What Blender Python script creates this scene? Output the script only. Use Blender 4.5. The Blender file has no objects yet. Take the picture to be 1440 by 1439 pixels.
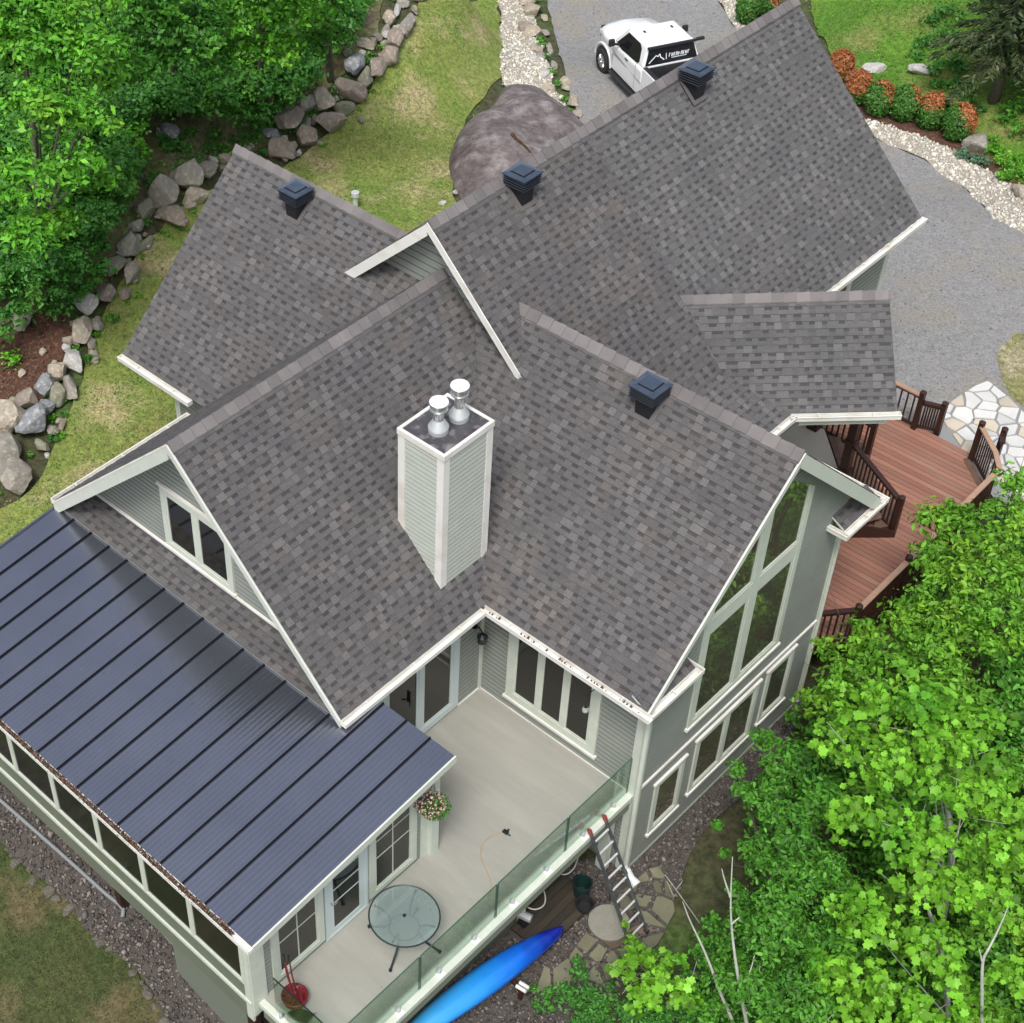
import bpy, bmesh, math, random
import numpy as np
from mathutils import Vector, Matrix
from mathutils.noise import noise as pnoise

# ------------------------------------------------------------------ camera, world, light
SC = bpy.context.scene
COL = SC.collection
FPX, PPX, PPY = 2303.425, 414.4, 681.2            # focal length and principal point in photo pixels
CAM = np.array([8.4737, -13.8338, 23.8210])
_a, _t, _r = 2.409532, 0.742087, 0.056765
_f = np.array([math.cos(_a)*math.cos(_t), math.sin(_a)*math.cos(_t), -math.sin(_t)])
_rt = np.array([math.sin(_a), -math.cos(_a), 0.0]); _dn = np.cross(_f, _rt)
_R = np.array([math.cos(_r)*_rt + math.sin(_r)*_dn, -math.sin(_r)*_rt + math.cos(_r)*_dn, _f])
cam = bpy.data.cameras.new('camera'); camo = bpy.data.objects.new('camera', cam); COL.objects.link(camo)
mw = Matrix.Identity(4)
for i in range(3):
    mw[i][0] = _R[0][i]; mw[i][1] = -_R[1][i]; mw[i][2] = -_R[2][i]; mw[i][3] = CAM[i]
camo.matrix_world = mw
cam.sensor_width = 36; cam.lens = 36*FPX/1440
cam.shift_x = (720-PPX)/1440; cam.shift_y = -(719.5-PPY)/1440
cam.clip_start = .5; cam.clip_end = 1500
SC.camera = camo
W = bpy.data.worlds.new('World'); SC.world = W; W.use_nodes = True
nt = W.node_tree; bg = nt.nodes['Background']
sky = nt.nodes.new('ShaderNodeTexSky'); sky.sky_type = 'NISHITA'; sky.sun_disc = False
SUN_EL, SUN_AZ = math.radians(59), math.radians(-60)      # azimuth measured from +x
sky.sun_elevation = SUN_EL; sky.sun_rotation = math.pi/2 - SUN_AZ
sky.air_density = 1.0; sky.dust_density = 4.0; sky.ozone_density = 1.5
hs_ = nt.nodes.new('ShaderNodeHueSaturation'); hs_.inputs['Saturation'].default_value = .55       # veiled, nearly overcast sky
nt.links.new(sky.outputs[0], hs_.inputs['Color']); nt.links.new(hs_.outputs[0], bg.inputs[0]); bg.inputs[1].default_value = 0.13
sun = bpy.data.lights.new('sun', 'SUN'); sun.energy = 1.5; sun.angle = math.radians(14); sun.color = (1, .97, .92)
suno = bpy.data.objects.new('sun', sun); COL.objects.link(suno)
sd = Vector((math.cos(SUN_EL)*math.cos(SUN_AZ), math.cos(SUN_EL)*math.sin(SUN_AZ), math.sin(SUN_EL)))
suno.rotation_euler = sd.to_track_quat('Z', 'Y').to_euler()
SC.view_settings.view_transform = 'Standard'; SC.view_settings.look = 'None'
SC.view_settings.gamma = 1; SC.view_settings.use_curve_mapping = False
SC.view_settings.exposure = 0.56
SC.cycles.max_bounces = 6; SC.cycles.transparent_max_bounces = 12

# ------------------------------------------------------------------ ground height and photo-to-place lookup
CP = np.array([(0,2,-2.3),(0,7.6,-2.3),(3,0,-2.4),(3,8,-2.3),(0,-6,-2.3),(6,0,-3),(8,6,-3.0),(-1,-9,-2.4),(-.6,4,-2.3),(-.8,0,-2.3),
(-2.3,-5.9,-2.2),(-4,-6,-1.6),(-6,-6,-1.0),(-9,-6,-.5),(-12,-6,-.4),(-9,-10,-1.2),(-5,-10,-2.0),(-2,-12,-2.6),(-13,-10,-.9),
(-14,4,-.35),(-13,0,-.4),(-12,8,-.4),(-16,8,-.5),(-18,14,-.8),(-14,-3,-.5),(-17,0,-.3),(-12,12,-.6),(-8,0,-.7),(-8,8,-.7),
(-1,15,-.72),(0,12,-.8),(-4,17,-.75),(1,19,-.75),(5,25,-.8),(2,14,-.9),(5,14,-1.2),(5,18,-1),(-5,12,-.75),
(-8,20,-.9),(-11,26,-1.5),(-16,24,-1.9),(-22,30,-2.4),(-34,36,-3),(-12,18,-.9),(-16,20,-1.4),
(-2,28,-.7),(-6,34,-.7),(-10,38,-1),(4,32,-.7),(-40,40,-3),
(-24,6,.9),(-20,-2,.5),(-28,12,1.2),(-26,18,.6),(-30,20,.6),(-32,8,2.5),(-38,14,3),(-45,20,3.5),(-24,-4,1.2),(-50,30,3.5),(-34,26,1),(-32,28,-.5),
(14,-10,-5),(16,8,-4),(-30,-12,2),(16,24,-1.5)], float)
def hgt(x, y):
    x = np.asarray(x, float); y = np.asarray(y, float)
    d2 = (x[..., None]-CP[:, 0])**2 + (y[..., None]-CP[:, 1])**2
    w = np.exp(-d2/9.68) + 1e-3/(d2/10+1)**2
    return (w*CP[:, 2]).sum(-1)/w.sum(-1)
def ray(u, v):
    d = _R.T @ np.array([(u-PPX)/FPX, (v-PPY)/FPX, 1.0]); return d
def on(u, v, z=None, x=None, y=None):
    d = ray(u, v)
    t = (x-CAM[0])/d[0] if x is not None else (y-CAM[1])/d[1] if y is not None else (z-CAM[2])/d[2]
    return CAM + t*d
def at(u, v, dz=0.0):                              # place on the ground seen at photo position u, v
    z = -1.0
    for _ in range(40):
        P = on(u, v, z); z = .5*z + .5*(float(hgt(P[0], P[1]))+dz)
    return np.array([P[0], P[1], float(hgt(P[0], P[1]))+dz])

# ------------------------------------------------------------------ object helpers
def tag(o, label=None, cat=None, group=None, kind=None):
    if label: o['label'] = label
    if cat: o['category'] = cat
    if group: o['group'] = group
    if kind: o['kind'] = kind
    return o
def empty(name, loc, rz=0, **k):
    o = bpy.data.objects.new(name, None); COL.objects.link(o)
    o.location = loc; o.rotation_euler = (0, 0, rz); o.empty_display_size = .2
    return tag(o, **k)
def wm(o):
    b = Matrix.LocRotScale(o.location, o.rotation_euler, o.scale)
    return wm(o.parent) @ o.matrix_parent_inverse @ b if o.parent else b
def attach(o, parent, w=False):                        # w: the mesh is given in place, so undo the parent's own position
    o.parent = parent
    if w: o.matrix_parent_inverse = wm(parent).inverted()
class MB:
    """collects faces, each with an optional value v used by the materials"""
    def __init__(s): s.v = []; s.f = []; s.a = []; s.m = []
    def poly(s, pts, a=.5, m=0):
        n = len(s.v); s.v += [tuple(map(float, p)) for p in pts]; s.f.append(tuple(range(n, n+len(pts)))); s.a.append(a); s.m.append(m)
    def mesh(s, vs, fs, a=.5, m=0):
        n = len(s.v); s.v += [tuple(map(float, p)) for p in vs]
        for f in fs: s.f.append(tuple(i+n for i in f)); s.a.append(a); s.m.append(m)
    def box(s, lo, hi, a=.5, m=0):
        x0, y0, z0 = lo; x1, y1, z1 = hi
        s.mesh([(x0,y0,z0),(x1,y0,z0),(x1,y1,z0),(x0,y1,z0),(x0,y0,z1),(x1,y0,z1),(x1,y1,z1),(x0,y1,z1)],
               [(3,2,1,0),(4,5,6,7),(0,1,5,4),(1,2,6,5),(2,3,7,6),(3,0,4,7)], a, m)
    def bar(s, p, q, w, h, a=.5, m=0, up=(0, 0, 1)):   # box beam from p to q, w sideways, h along up
        p = Vector(p); q = Vector(q); d = (q-p).normalized(); up = Vector(up)
        sd = d.cross(up)
        if sd.length < 1e-4: sd = d.cross(Vector((1, 0, 0)))
        sd.normalize(); up = sd.cross(d).normalized(); sd *= w/2; up *= h/2
        vs = [p-sd-up, p+sd-up, p+sd+up, p-sd+up, q-sd-up, q+sd-up, q+sd+up, q-sd+up]
        s.mesh(vs, [(0,1,2,3),(7,6,5,4),(0,4,5,1),(1,5,6,2),(2,6,7,3),(3,7,4,0)], a, m)
    def tube(s, pts, r, n=8, a=.5, m=0, r1=None):
        pts = [Vector(p) for p in pts]; k = len(pts); rings = []
        prev = None
        for i, p in enumerate(pts):
            d = (pts[min(i+1, k-1)]-pts[max(i-1, 0)]).normalized()
            if prev is None:
                u = d.orthogonal().normalized()
            else:
                u = (prev - d*prev.dot(d)); u = u.normalized() if u.length > 1e-5 else d.orthogonal().normalized()
            prev = u; w = d.cross(u)
            rr = r if r1 is None else r+(r1-r)*i/(k-1)
            rings.append([p+rr*(math.cos(2*math.pi*j/n)*u+math.sin(2*math.pi*j/n)*w) for j in range(n)])
        vs = [v for rg in rings for v in rg]; fs = []
        for i in range(k-1):
            for j in range(n): fs.append((i*n+j, i*n+(j+1) % n, (i+1)*n+(j+1) % n, (i+1)*n+j))
        fs += [tuple(range(n))[::-1], tuple(range((k-1)*n, k*n))]
        s.mesh(vs, fs, a, m)
    def lathe(s, prof, c=(0, 0, 0), n=20, a=.5, m=0):  # prof: (r, z) from bottom to top
        vs = [(c[0]+r*math.cos(2*math.pi*j/n), c[1]+r*math.sin(2*math.pi*j/n), c[2]+z) for r, z in prof for j in range(n)]
        fs = [(i*n+j, i*n+(j+1) % n, (i+1)*n+(j+1) % n, (i+1)*n+j) for i in range(len(prof)-1) for j in range(n)]
        fs += [tuple(range(n))[::-1], tuple(range((len(prof)-1)*n, len(prof)*n))]
        s.mesh(vs, fs, a, m)
    def prism(s, poly, d, a=.5, m=0):                  # poly 3-D points, extruded by vector d
        n = len(poly); P = [Vector(p) for p in poly]; d = Vector(d)
        s.mesh(P+[p+d for p in P], [tuple(range(n))[::-1], tuple(range(n, 2*n))]+[(i, (i+1) % n, n+(i+1) % n, n+i) for i in range(n)], a, m)
    def data(s, name, mats, smooth=False, fix=True):
        me = bpy.data.meshes.new(name); me.from_pydata(s.v, [], s.f)
        at_ = me.attributes.new('v', 'FLOAT', 'FACE'); at_.data.foreach_set('value', np.array(s.a, 'f'))
        if fix and len(s.f) < 20000:
            b = bmesh.new(); b.from_mesh(me); bmesh.ops.recalc_face_normals(b, faces=b.faces); b.to_mesh(me); b.free()
        for m in (mats if isinstance(mats, (list, tuple)) else [mats]): me.materials.append(m)
        me.polygons.foreach_set('material_index', s.m)
        if smooth: me.polygons.foreach_set('use_smooth', [True]*len(me.polygons))
        me.update(); return me
    def build(s, name, mats, parent=None, smooth=False, fix=True, bevel=0, w=False, **k):
        o = bpy.data.objects.new(name, s.data(name, mats, smooth, fix)); COL.objects.link(o)
        if parent is not None: attach(o, parent, w)
        if bevel:
            b = o.modifiers.new('bevel', 'BEVEL'); b.width = bevel; b.segments = 2; b.limit_method = 'ANGLE'
        return tag(o, **k)
def cut(poly, p, n):                                   # keep the part of a 2-D polygon where (x-p).n <= 0
    out = []
    for i in range(len(poly)):
        a, b = poly[i], poly[(i+1) % len(poly)]
        da = (a[0]-p[0])*n[0]+(a[1]-p[1])*n[1]; db = (b[0]-p[0])*n[0]+(b[1]-p[1])*n[1]
        if da <= 0: out.append(a)
        if (da < 0 < db) or (db < 0 < da):
            t = da/(da-db); out.append((a[0]+t*(b[0]-a[0]), a[1]+t*(b[1]-a[1])))
    return out
def area(p): return .5*sum(p[i][0]*p[(i+1) % len(p)][1]-p[(i+1) % len(p)][0]*p[i][1] for i in range(len(p)))
def clip(poly, conv):                                  # clip by a convex polygon
    c = conv if area(conv) > 0 else conv[::-1]
    for i in range(len(c)):
        a, b = c[i], c[(i+1) % len(c)]
        poly = cut(poly, a, (b[1]-a[1], -(b[0]-a[0])))
        if len(poly) < 3: return []
    return poly if abs(area(poly)) > 1e-5 else []
def inside(x, y, poly):
    r = np.zeros(np.shape(x), bool); n = len(poly)
    for i in range(n):
        x0, y0 = poly[i]; x1, y1 = poly[(i+1) % n]
        c = ((y0 > y) != (y1 > y)) & (x < (x1-x0)*(y-y0)/((y1-y0) if y1 != y0 else 1e-9)+x0)
        r ^= c
    return r

# ------------------------------------------------------------------ materials
def srgb(r, g, b):
    f = lambda c: ((c/255+.055)/1.055)**2.4 if c/255 > .04045 else c/255/12.92
    return (f(r), f(g), f(b))
def mat(name, c1, c2=None, rough=.6, metal=0, ior=1.45, nscale=3, attr=None, bump=0, bscale=40, spec=.5, stretch=None, detail=4, coat=0, c3=None, n3=.5, transl=0, world=False, speck=None):
    m = bpy.data.materials.new(name); m.use_nodes = True; t = m.node_tree; N = t.nodes.new; L = t.links.new
    b = t.nodes['Principled BSDF']; b.inputs['Roughness'].default_value = rough; b.inputs['Metallic'].default_value = metal
    b.inputs['IOR'].default_value = ior; b.inputs['Specular IOR Level'].default_value = spec
    b.inputs['Coat Weight'].default_value = coat
    c1 = (*c1, 1); c2 = (*(c2 or c1[:3]), 1)
    tc = N('ShaderNodeTexCoord'); geo = N('ShaderNodeNewGeometry'); vec = geo.outputs['Position'] if world else tc.outputs['Object']
    if stretch:
        mp = N('ShaderNodeMapping'); mp.inputs['Scale'].default_value = stretch; L(vec, mp.inputs[0]); vec = mp.outputs[0]
    nz = N('ShaderNodeTexNoise'); nz.inputs['Scale'].default_value = nscale; nz.inputs['Detail'].default_value = detail; nz.inputs['Roughness'].default_value = .6
    L(vec, nz.inputs['Vector'])
    cr = N('ShaderNodeMapRange'); cr.inputs[1].default_value = .3; cr.inputs[2].default_value = .7; L(nz.outputs['Fac'], cr.inputs[0])
    mx = N('ShaderNodeMix'); mx.data_type = 'RGBA'; mx.inputs[6].default_value = c1; mx.inputs[7].default_value = c2; L(cr.outputs[0], mx.inputs[0])
    col = mx.outputs[2]
    if c3 is not None:
        n3n = N('ShaderNodeTexNoise'); n3n.inputs['Scale'].default_value = nscale*n3; n3n.inputs['Detail'].default_value = 5; L(vec, n3n.inputs['Vector'])
        r3 = N('ShaderNodeMapRange'); r3.inputs[1].default_value = .5; r3.inputs[2].default_value = .68; L(n3n.outputs['Fac'], r3.inputs[0])
        m3 = N('ShaderNodeMix'); m3.data_type = 'RGBA'; m3.inputs[7].default_value = (*c3, 1); L(r3.outputs[0], m3.inputs[0]); L(col, m3.inputs[6]); col = m3.outputs[2]
    if attr:
        an = N('ShaderNodeAttribute'); an.attribute_name = 'v'
        ar = N('ShaderNodeMapRange'); ar.inputs[3].default_value = attr[0]; ar.inputs[4].default_value = attr[1]; L(an.outputs['Fac'], ar.inputs[0])
        sc = N('ShaderNodeVectorMath'); sc.operation = 'SCALE'; L(col, sc.inputs[0]); L(ar.outputs[0], sc.inputs['Scale']); col = sc.outputs[0]
    if speck:
        sn = N('ShaderNodeTexNoise'); sn.inputs['Scale'].default_value = speck[0]; sn.inputs['Detail'].default_value = 3; sn.inputs['Roughness'].default_value = .7; L(vec, sn.inputs['Vector'])
        sr = N('ShaderNodeMapRange'); sr.inputs[1].default_value = .32; sr.inputs[2].default_value = .68; sr.inputs[3].default_value = 1-speck[1]; sr.inputs[4].default_value = 1+speck[1]; L(sn.outputs['Fac'], sr.inputs[0])
        sv = N('ShaderNodeVectorMath'); sv.operation = 'SCALE'; L(col, sv.inputs[0]); L(sr.outputs[0], sv.inputs['Scale']); col = sv.outputs[0]
    L(col, b.inputs['Base Color'])
    if bump:
        bn = N('ShaderNodeTexNoise'); bn.inputs['Scale'].default_value = bscale; bn.inputs['Detail'].default_value = 5; L(vec, bn.inputs['Vector'])
        bp = N('ShaderNodeBump'); bp.inputs['Strength'].default_value = bump; bp.inputs['Distance'].default_value = .02; L(bn.outputs['Fac'], bp.inputs['Height']); L(bp.outputs[0], b.inputs['Normal'])
    if transl:
        tr = N('ShaderNodeBsdfTranslucent'); L(col, tr.inputs[0]); ms = N('ShaderNodeMixShader'); ms.inputs[0].default_value = transl
        L(b.outputs[0], ms.inputs[1]); L(tr.outputs[0], ms.inputs[2]); L(ms.outputs[0], t.nodes['Material Output'].inputs[0])
    return m
def glass_mat(name, tint, refl=.12):
    m = bpy.data.materials.new(name); m.use_nodes = True; t = m.node_tree; N = t.nodes.new; L = t.links.new
    t.nodes.remove(t.nodes['Principled BSDF'])
    tr = N('ShaderNodeBsdfTransparent'); tr.inputs[0].default_value = (*tint, 1)
    gl = N('ShaderNodeBsdfGlossy'); gl.inputs['Roughness'].default_value = .03
    fr = N('ShaderNodeLayerWeight'); fr.inputs[0].default_value = .35; pw = N('ShaderNodeMath'); pw.operation = 'POWER'; pw.inputs[1].default_value = 2.5; L(fr.outputs['Facing'], pw.inputs[0])
    ad = N('ShaderNodeMath'); ad.operation = 'MULTIPLY_ADD'; ad.inputs[1].default_value = .6; ad.inputs[2].default_value = refl; L(pw.outputs[0], ad.inputs[0])
    mx = N('ShaderNodeMixShader'); L(ad.outputs[0], mx.inputs[0]); L(tr.outputs[0], mx.inputs[1]); L(gl.outputs[0], mx.inputs[2])
    L(mx.outputs[0], t.nodes['Material Output'].inputs[0]); return m
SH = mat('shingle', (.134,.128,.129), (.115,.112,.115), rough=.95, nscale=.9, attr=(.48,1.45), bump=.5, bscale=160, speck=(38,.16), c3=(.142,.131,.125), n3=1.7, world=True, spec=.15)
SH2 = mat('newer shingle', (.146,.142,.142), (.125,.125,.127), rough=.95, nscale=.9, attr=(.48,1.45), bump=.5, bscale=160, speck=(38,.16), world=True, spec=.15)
CAPM = mat('ridge shingle', (.21,.195,.19), (.165,.152,.155), rough=.95, nscale=2, attr=(.75,1.25), bump=.4, bscale=150, world=True, spec=.15)
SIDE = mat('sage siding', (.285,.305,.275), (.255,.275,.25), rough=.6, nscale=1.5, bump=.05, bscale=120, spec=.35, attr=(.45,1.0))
TRIM = mat('pale trim', (.60,.64,.56), (.53,.57,.49), rough=.5, nscale=5, spec=.4)
WHITE = mat('white painted metal', (.80,.79,.75), (.72,.71,.66), rough=.45, nscale=1.5, c3=(.66,.63,.56), n3=1.5)
FASC = mat('fascia', (.60,.63,.56), (.55,.58,.52), rough=.5, nscale=4)
GLASS = mat('window glass', (.012,.013,.012), (.02,.018,.012), rough=.02, ior=1.5, spec=.45, nscale=.8)
IVORY = mat('door frame', (.55,.62,.62), rough=.4)
METR = mat('blue grey steel', (.32,.335,.395), (.27,.285,.345), rough=.23, metal=.93, nscale=.8, spec=.6, bump=.05, bscale=9)
SEAM = mat('dark seam', (.006,.007,.012), rough=.6, spec=.15)
BLACK = mat('black metal', (.012,.013,.016), (.02,.02,.024), rough=.35, nscale=12)
VENT = mat('black vent', (.02,.022,.028), (.03,.034,.042), rough=.25, metal=.3, nscale=6)
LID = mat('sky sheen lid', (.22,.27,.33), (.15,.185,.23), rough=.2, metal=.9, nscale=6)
CHTOP = mat('chimney top', (.045,.042,.05), (.09,.085,.09), rough=.45, nscale=4, c3=(.22,.21,.21), n3=1.6)
STEEL = mat('galvanised steel', (.72,.73,.72), (.6,.62,.63), rough=.22, metal=.85, nscale=5)
STEELM = mat('matt galvanised', (.55,.58,.58), (.48,.5,.5), rough=.45, metal=.4, nscale=5)
DECKM = mat('balcony membrane', (.34,.333,.295), (.31,.303,.27), rough=.5, nscale=1.6, stretch=(1,5,1), c3=(.365,.358,.315), n3=.3)
RED = mat('red brown deck board', (.32,.155,.108), (.275,.13,.092), rough=.65, nscale=2, stretch=(1,5,1), attr=(.82,1.15), c3=(.30,.17,.125), n3=.5)
BRN = mat('dark brown wood', (.045,.018,.012), (.032,.014,.01), rough=.45, nscale=6, stretch=(1,1,.2))
STEPW = mat('weathered step', (.16,.10,.07), (.10,.06,.045), rough=.7, nscale=5)
CONC = mat('pale concrete', (.44,.42,.36), (.39,.37,.315), rough=.8, nscale=3, bump=.1)
SCREEN = mat('dark screen glass', (.012,.015,.012), (.018,.02,.016), rough=.12, spec=.35, nscale=2)
GLASSB = mat('tall window glass', (.085,.09,.065), (.11,.10,.06), rough=.015, ior=2.3, spec=1.0, nscale=.9)  # base colour lifted to paint a grey haze into the glass
GLS = glass_mat('guard glass', (.84,.92,.87), .06)
GLT = glass_mat('table glass', (.84,.92,.90), .22)
_t = GLT.node_tree; _d = _t.nodes.new('ShaderNodeBsdfDiffuse'); _d.inputs[0].default_value = (.42,.50,.50,1); _m = _t.nodes.new('ShaderNodeMixShader'); _m.inputs[0].default_value = .24
_o = _t.nodes['Material Output']; _s = _o.inputs[0].links[0].from_socket; _t.links.new(_s, _m.inputs[1]); _t.links.new(_d.outputs[0], _m.inputs[2]); _t.links.new(_m.outputs[0], _o.inputs[0])
# ------------------------------------------------------------------ ground sheets
def P2(pts): return [tuple(at(u, v)[:2]) for u, v in pts]
def rough_edge(poly, step=.35, amp=.08, seed=0):
    rnd = random.Random(seed); out = []
    for i in range(len(poly)):
        a = np.array(poly[i]); b = np.array(poly[(i+1) % len(poly)]); n = max(1, int(np.linalg.norm(b-a)/step))
        for k in range(n):
            p = a+(b-a)*k/n; out.append((p[0]+rnd.uniform(-amp, amp), p[1]+rnd.uniform(-amp, amp)))
    return out
def sheet(name, poly, m, dz, cell=.35, kind='structure', relief=0, amp=.08, **k):
    poly = rough_edge(poly, amp=amp, seed=len(name)); pa = np.array(poly)
    x0, y0 = np.floor(pa.min(0)/cell)*cell-cell; x1, y1 = pa.max(0)+cell
    xs = np.arange(x0, x1, cell); ys = np.arange(y0, y1, cell); X, Y = np.meshgrid(xs, ys, indexing='ij')
    vin = inside(X, Y, poly); cin = vin[:-1, :-1] | vin[1:, :-1] | vin[1:, 1:] | vin[:-1, 1:]
    used = np.zeros_like(vin); ii, jj = np.nonzero(cin)
    for a, b in ((0,0),(1,0),(1,1),(0,1)): used[ii+a, jj+b] = True
    A = pa; B = np.roll(pa, -1, 0)
    sn = np.argwhere(used & ~vin)
    for i, j in sn:
        p = np.array([X[i, j], Y[i, j]]); t = np.clip(((p-A)*(B-A)).sum(1)/((B-A)**2).sum(1).clip(1e-9), 0, 1)
        q = A+(B-A)*t[:, None]; q = q[((q-p)**2).sum(1).argmin()]; X[i, j], Y[i, j] = q
    Z = hgt(X, Y)+dz
    idx = -np.ones(X.shape, int); uu = np.argwhere(used); idx[used] = np.arange(len(uu))
    V = [(X[i, j], Y[i, j], Z[i, j]+(relief*pnoise(Vector((X[i, j]*2, Y[i, j]*2, 0))) if relief else 0)) for i, j in uu]
    F = [(idx[i, j], idx[i+1, j], idx[i+1, j+1], idx[i, j+1]) for i, j in zip(ii, jj)]
    me = bpy.data.meshes.new(name); me.from_pydata(V, [], F); me.materials.append(m)
    me.polygons.foreach_set('use_smooth', [True]*len(F))
    o = bpy.data.objects.new(name, me); COL.objects.link(o); return tag(o, kind=kind, **k), poly
SOIL = mat('forest soil', (.07,.06,.033), (.048,.065,.022), rough=.95, nscale=.9, c3=(.065,.12,.025), n3=.4, bump=.6, bscale=14, speck=(6,.5), world=True, detail=8)
GRASS = mat('lawn grass', (.15,.23,.04), (.25,.27,.075), rough=.9, nscale=.7, c3=(.40,.34,.18), n3=.9, speck=(7,.35), bump=.6, bscale=30, world=True, detail=9)
GRASS2 = mat('lush lawn grass', (.075,.19,.015), (.12,.24,.025), rough=.9, nscale=.6, c3=(.22,.23,.07), n3=.6, speck=(6,.35), bump=.6, bscale=30, world=True, detail=9)
GRASS3 = mat('thin dark lawn', (.04,.062,.014), (.062,.070,.022), rough=.9, nscale=1.1, c3=(.13,.10,.05), n3=.7, speck=(8,.4), bump=.6, bscale=30, world=True, detail=9)
ASPH = mat('old asphalt', (.27,.266,.262), (.20,.199,.20), rough=.9, nscale=6, c3=(.25,.235,.20), n3=.12, bump=.8, bscale=30, speck=(18,.28), world=True, detail=10)
PEBD = mat('grey pebble', (.13,.112,.10), (.085,.074,.068), rough=.7, nscale=2, attr=(.4,2.3), world=True)
PEBW = mat('white pebble', (.72,.69,.62), (.60,.56,.48), rough=.7, nscale=2, attr=(.55,1.35), world=True)
MULCH = mat('red mulch', (.10,.045,.03), (.07,.035,.025), rough=.95, nscale=5, c3=(.17,.10,.06), n3=2, bump=.9, bscale=25, world=True, detail=9)
GRAVB = mat('gravel bed', (.10,.088,.078), (.065,.055,.05), rough=.9, nscale=16, bump=.8, bscale=40, world=True)
GRAVW = mat('white gravel bed', (.42,.38,.31), (.30,.27,.22), rough=.9, nscale=16, bump=.8, bscale=40, world=True)
# base terrain, one sheet that reaches the horizon
def ax(lo, hi, st): 
    c = list(np.arange(lo, hi+st, st)); k = st*2
    while c[-1] < 500: c.append(c[-1]+k); k *= 1.5
    k = st*2
    while c[0] > -500: c.insert(0, c[0]-k); k *= 1.5
    return np.array(c)
gx, gy = ax(-46, 13, .4), ax(-16, 48, .4)
GX, GY = np.meshgrid(gx, gy, indexing='ij'); GZ = hgt(GX, GY)-.05
n1, n2 = GX.shape
me = bpy.data.meshes.new('ground'); me.from_pydata(list(zip(GX.ravel(), GY.ravel(), GZ.ravel())), [], [(i*n2+j, (i+1)*n2+j, (i+1)*n2+j+1, i*n2+j+1) for i in range(n1-1) for j in range(n2-1)])
me.materials.append(SOIL); me.polygons.foreach_set('use_smooth', [True]*len(me.polygons))
o = bpy.data.objects.new('ground', me); COL.objects.link(o); tag(o, kind='structure')

lawn_w, LW = sheet('lawn', P2([(-40,850),(-40,735),(10,712),(50,685),(70,640),(104,560),(128,490),(152,430),(192,362),(224,325),(280,278),(340,235),(395,238),(440,208),(492,158),(527,118),(556,76),(580,28),(595,-30),(700,-30),(706,60),(704,110),(660,160),(630,225),(642,285),(720,330),(560,470),(380,700),(60,880)]), GRASS, .012)
BANK = mat('weedy bank', (.10,.15,.035), (.13,.095,.06), rough=.95, nscale=1.6, c3=(.19,.15,.105), n3=.7, speck=(6,.45), bump=.7, bscale=20, world=True, detail=9)
bank, BK = sheet('grassy_bank', P2([(-40,470),(60,440),(110,425),(150,395),(185,345),(215,300),(240,268),(280,240),(330,225),(400,185),(450,140),(500,95),(530,55),(545,-30),(480,-30),(440,60),(300,120),(200,140),(150,200),(120,300),(60,390),(-40,420)]), BANK, .010)
lawn_s, LS = sheet('lawn', P2([(-60,1130),(0,1185),(60,1240),(120,1300),(180,1352),(225,1410),(255,1500),(-60,1520)]), GRASS3, .012)
lawn_n, LN = sheet('lawn', P2([(1130,-40),(1560,-60),(1560,330),(1440,262),(1400,235),(1360,200),(1300,170),(1230,150),(1170,90)]), GRASS2, .012)
drive, DR = sheet('driveway', P2([(762,-40),(783,60),(800,130),(830,200)])+[(-13,17.5),(-8,15.8),(-4.0,15.3),(-3.0,15.1)]+P2([(1318,640),(1400,655),(1520,620),(1520,450),(1480,345),(1400,308),(1350,262),(1300,225),(1230,195),(1140,120),(1040,50),(985,-40)]), ASPH, .016, amp=.05)
ptc, PT = sheet('grass_patch', P2([(1405,490),(1425,470),(1500,480),(1500,600),(1455,590),(1425,560),(1402,535)]), mat('dry grass patch', (.26,.23,.11), (.17,.20,.06), rough=.9, nscale=2, c3=(.36,.32,.22), speck=(7,.45), bump=.8, bscale=30, world=True, detail=9), .024)
rrb, RR = sheet('river_rock_border', P2([(985,-40),(1040,50),(1140,120),(1230,195),(1300,225),(1350,262),(1400,308),(1480,352),(1480,310),(1430,268),(1385,238),(1340,212),(1290,190),(1210,165),(1150,110),(1060,45),(1012,-40)]), GRAVW, .020)
rrs, RS = sheet('pale_stone_strip', P2([(702,-40),(706,60),(704,118),(728,128),(775,150),(792,168),(795,155),(780,120),(762,60),(742,-40)]), GRAVW, .020)
mul, MU = sheet('mulch_bed', P2([(1060,45),(1150,110),(1210,165),(1290,190),(1340,212),(1385,238),(1430,268),(1440,262),(1400,225),(1360,190),(1310,165),(1230,145),(1160,90),(1075,25)]), MULCH, .022)
mu2, M2 = sheet('mulch_bed', P2([(-40,640),(10,600),(60,560),(85,510),(105,470),(95,440),(60,440),(30,470),(-40,480)]), MULCH, .016)
grs, GS = sheet('gravel_bed', P2([(-80,1040),(-60,1130),(0,1185),(60,1240),(120,1300),(180,1352),(225,1410),(255,1500),(420,1520),(420,1400),(300,1270),(100,1110),(0,1040)]), GRAVB, .018)
gre, GE = sheet('gravel_bed', P2([(560,1520),(560,1380),(700,1240),(860,1200),(880,1224),(1122,984),(1150,990),(1080,1080),(1010,1149),(984,1176),(963,1215),(956,1250),(925,1330),(860,1400),(780,1450),(740,1520)]), GRAVB, .018)

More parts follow.
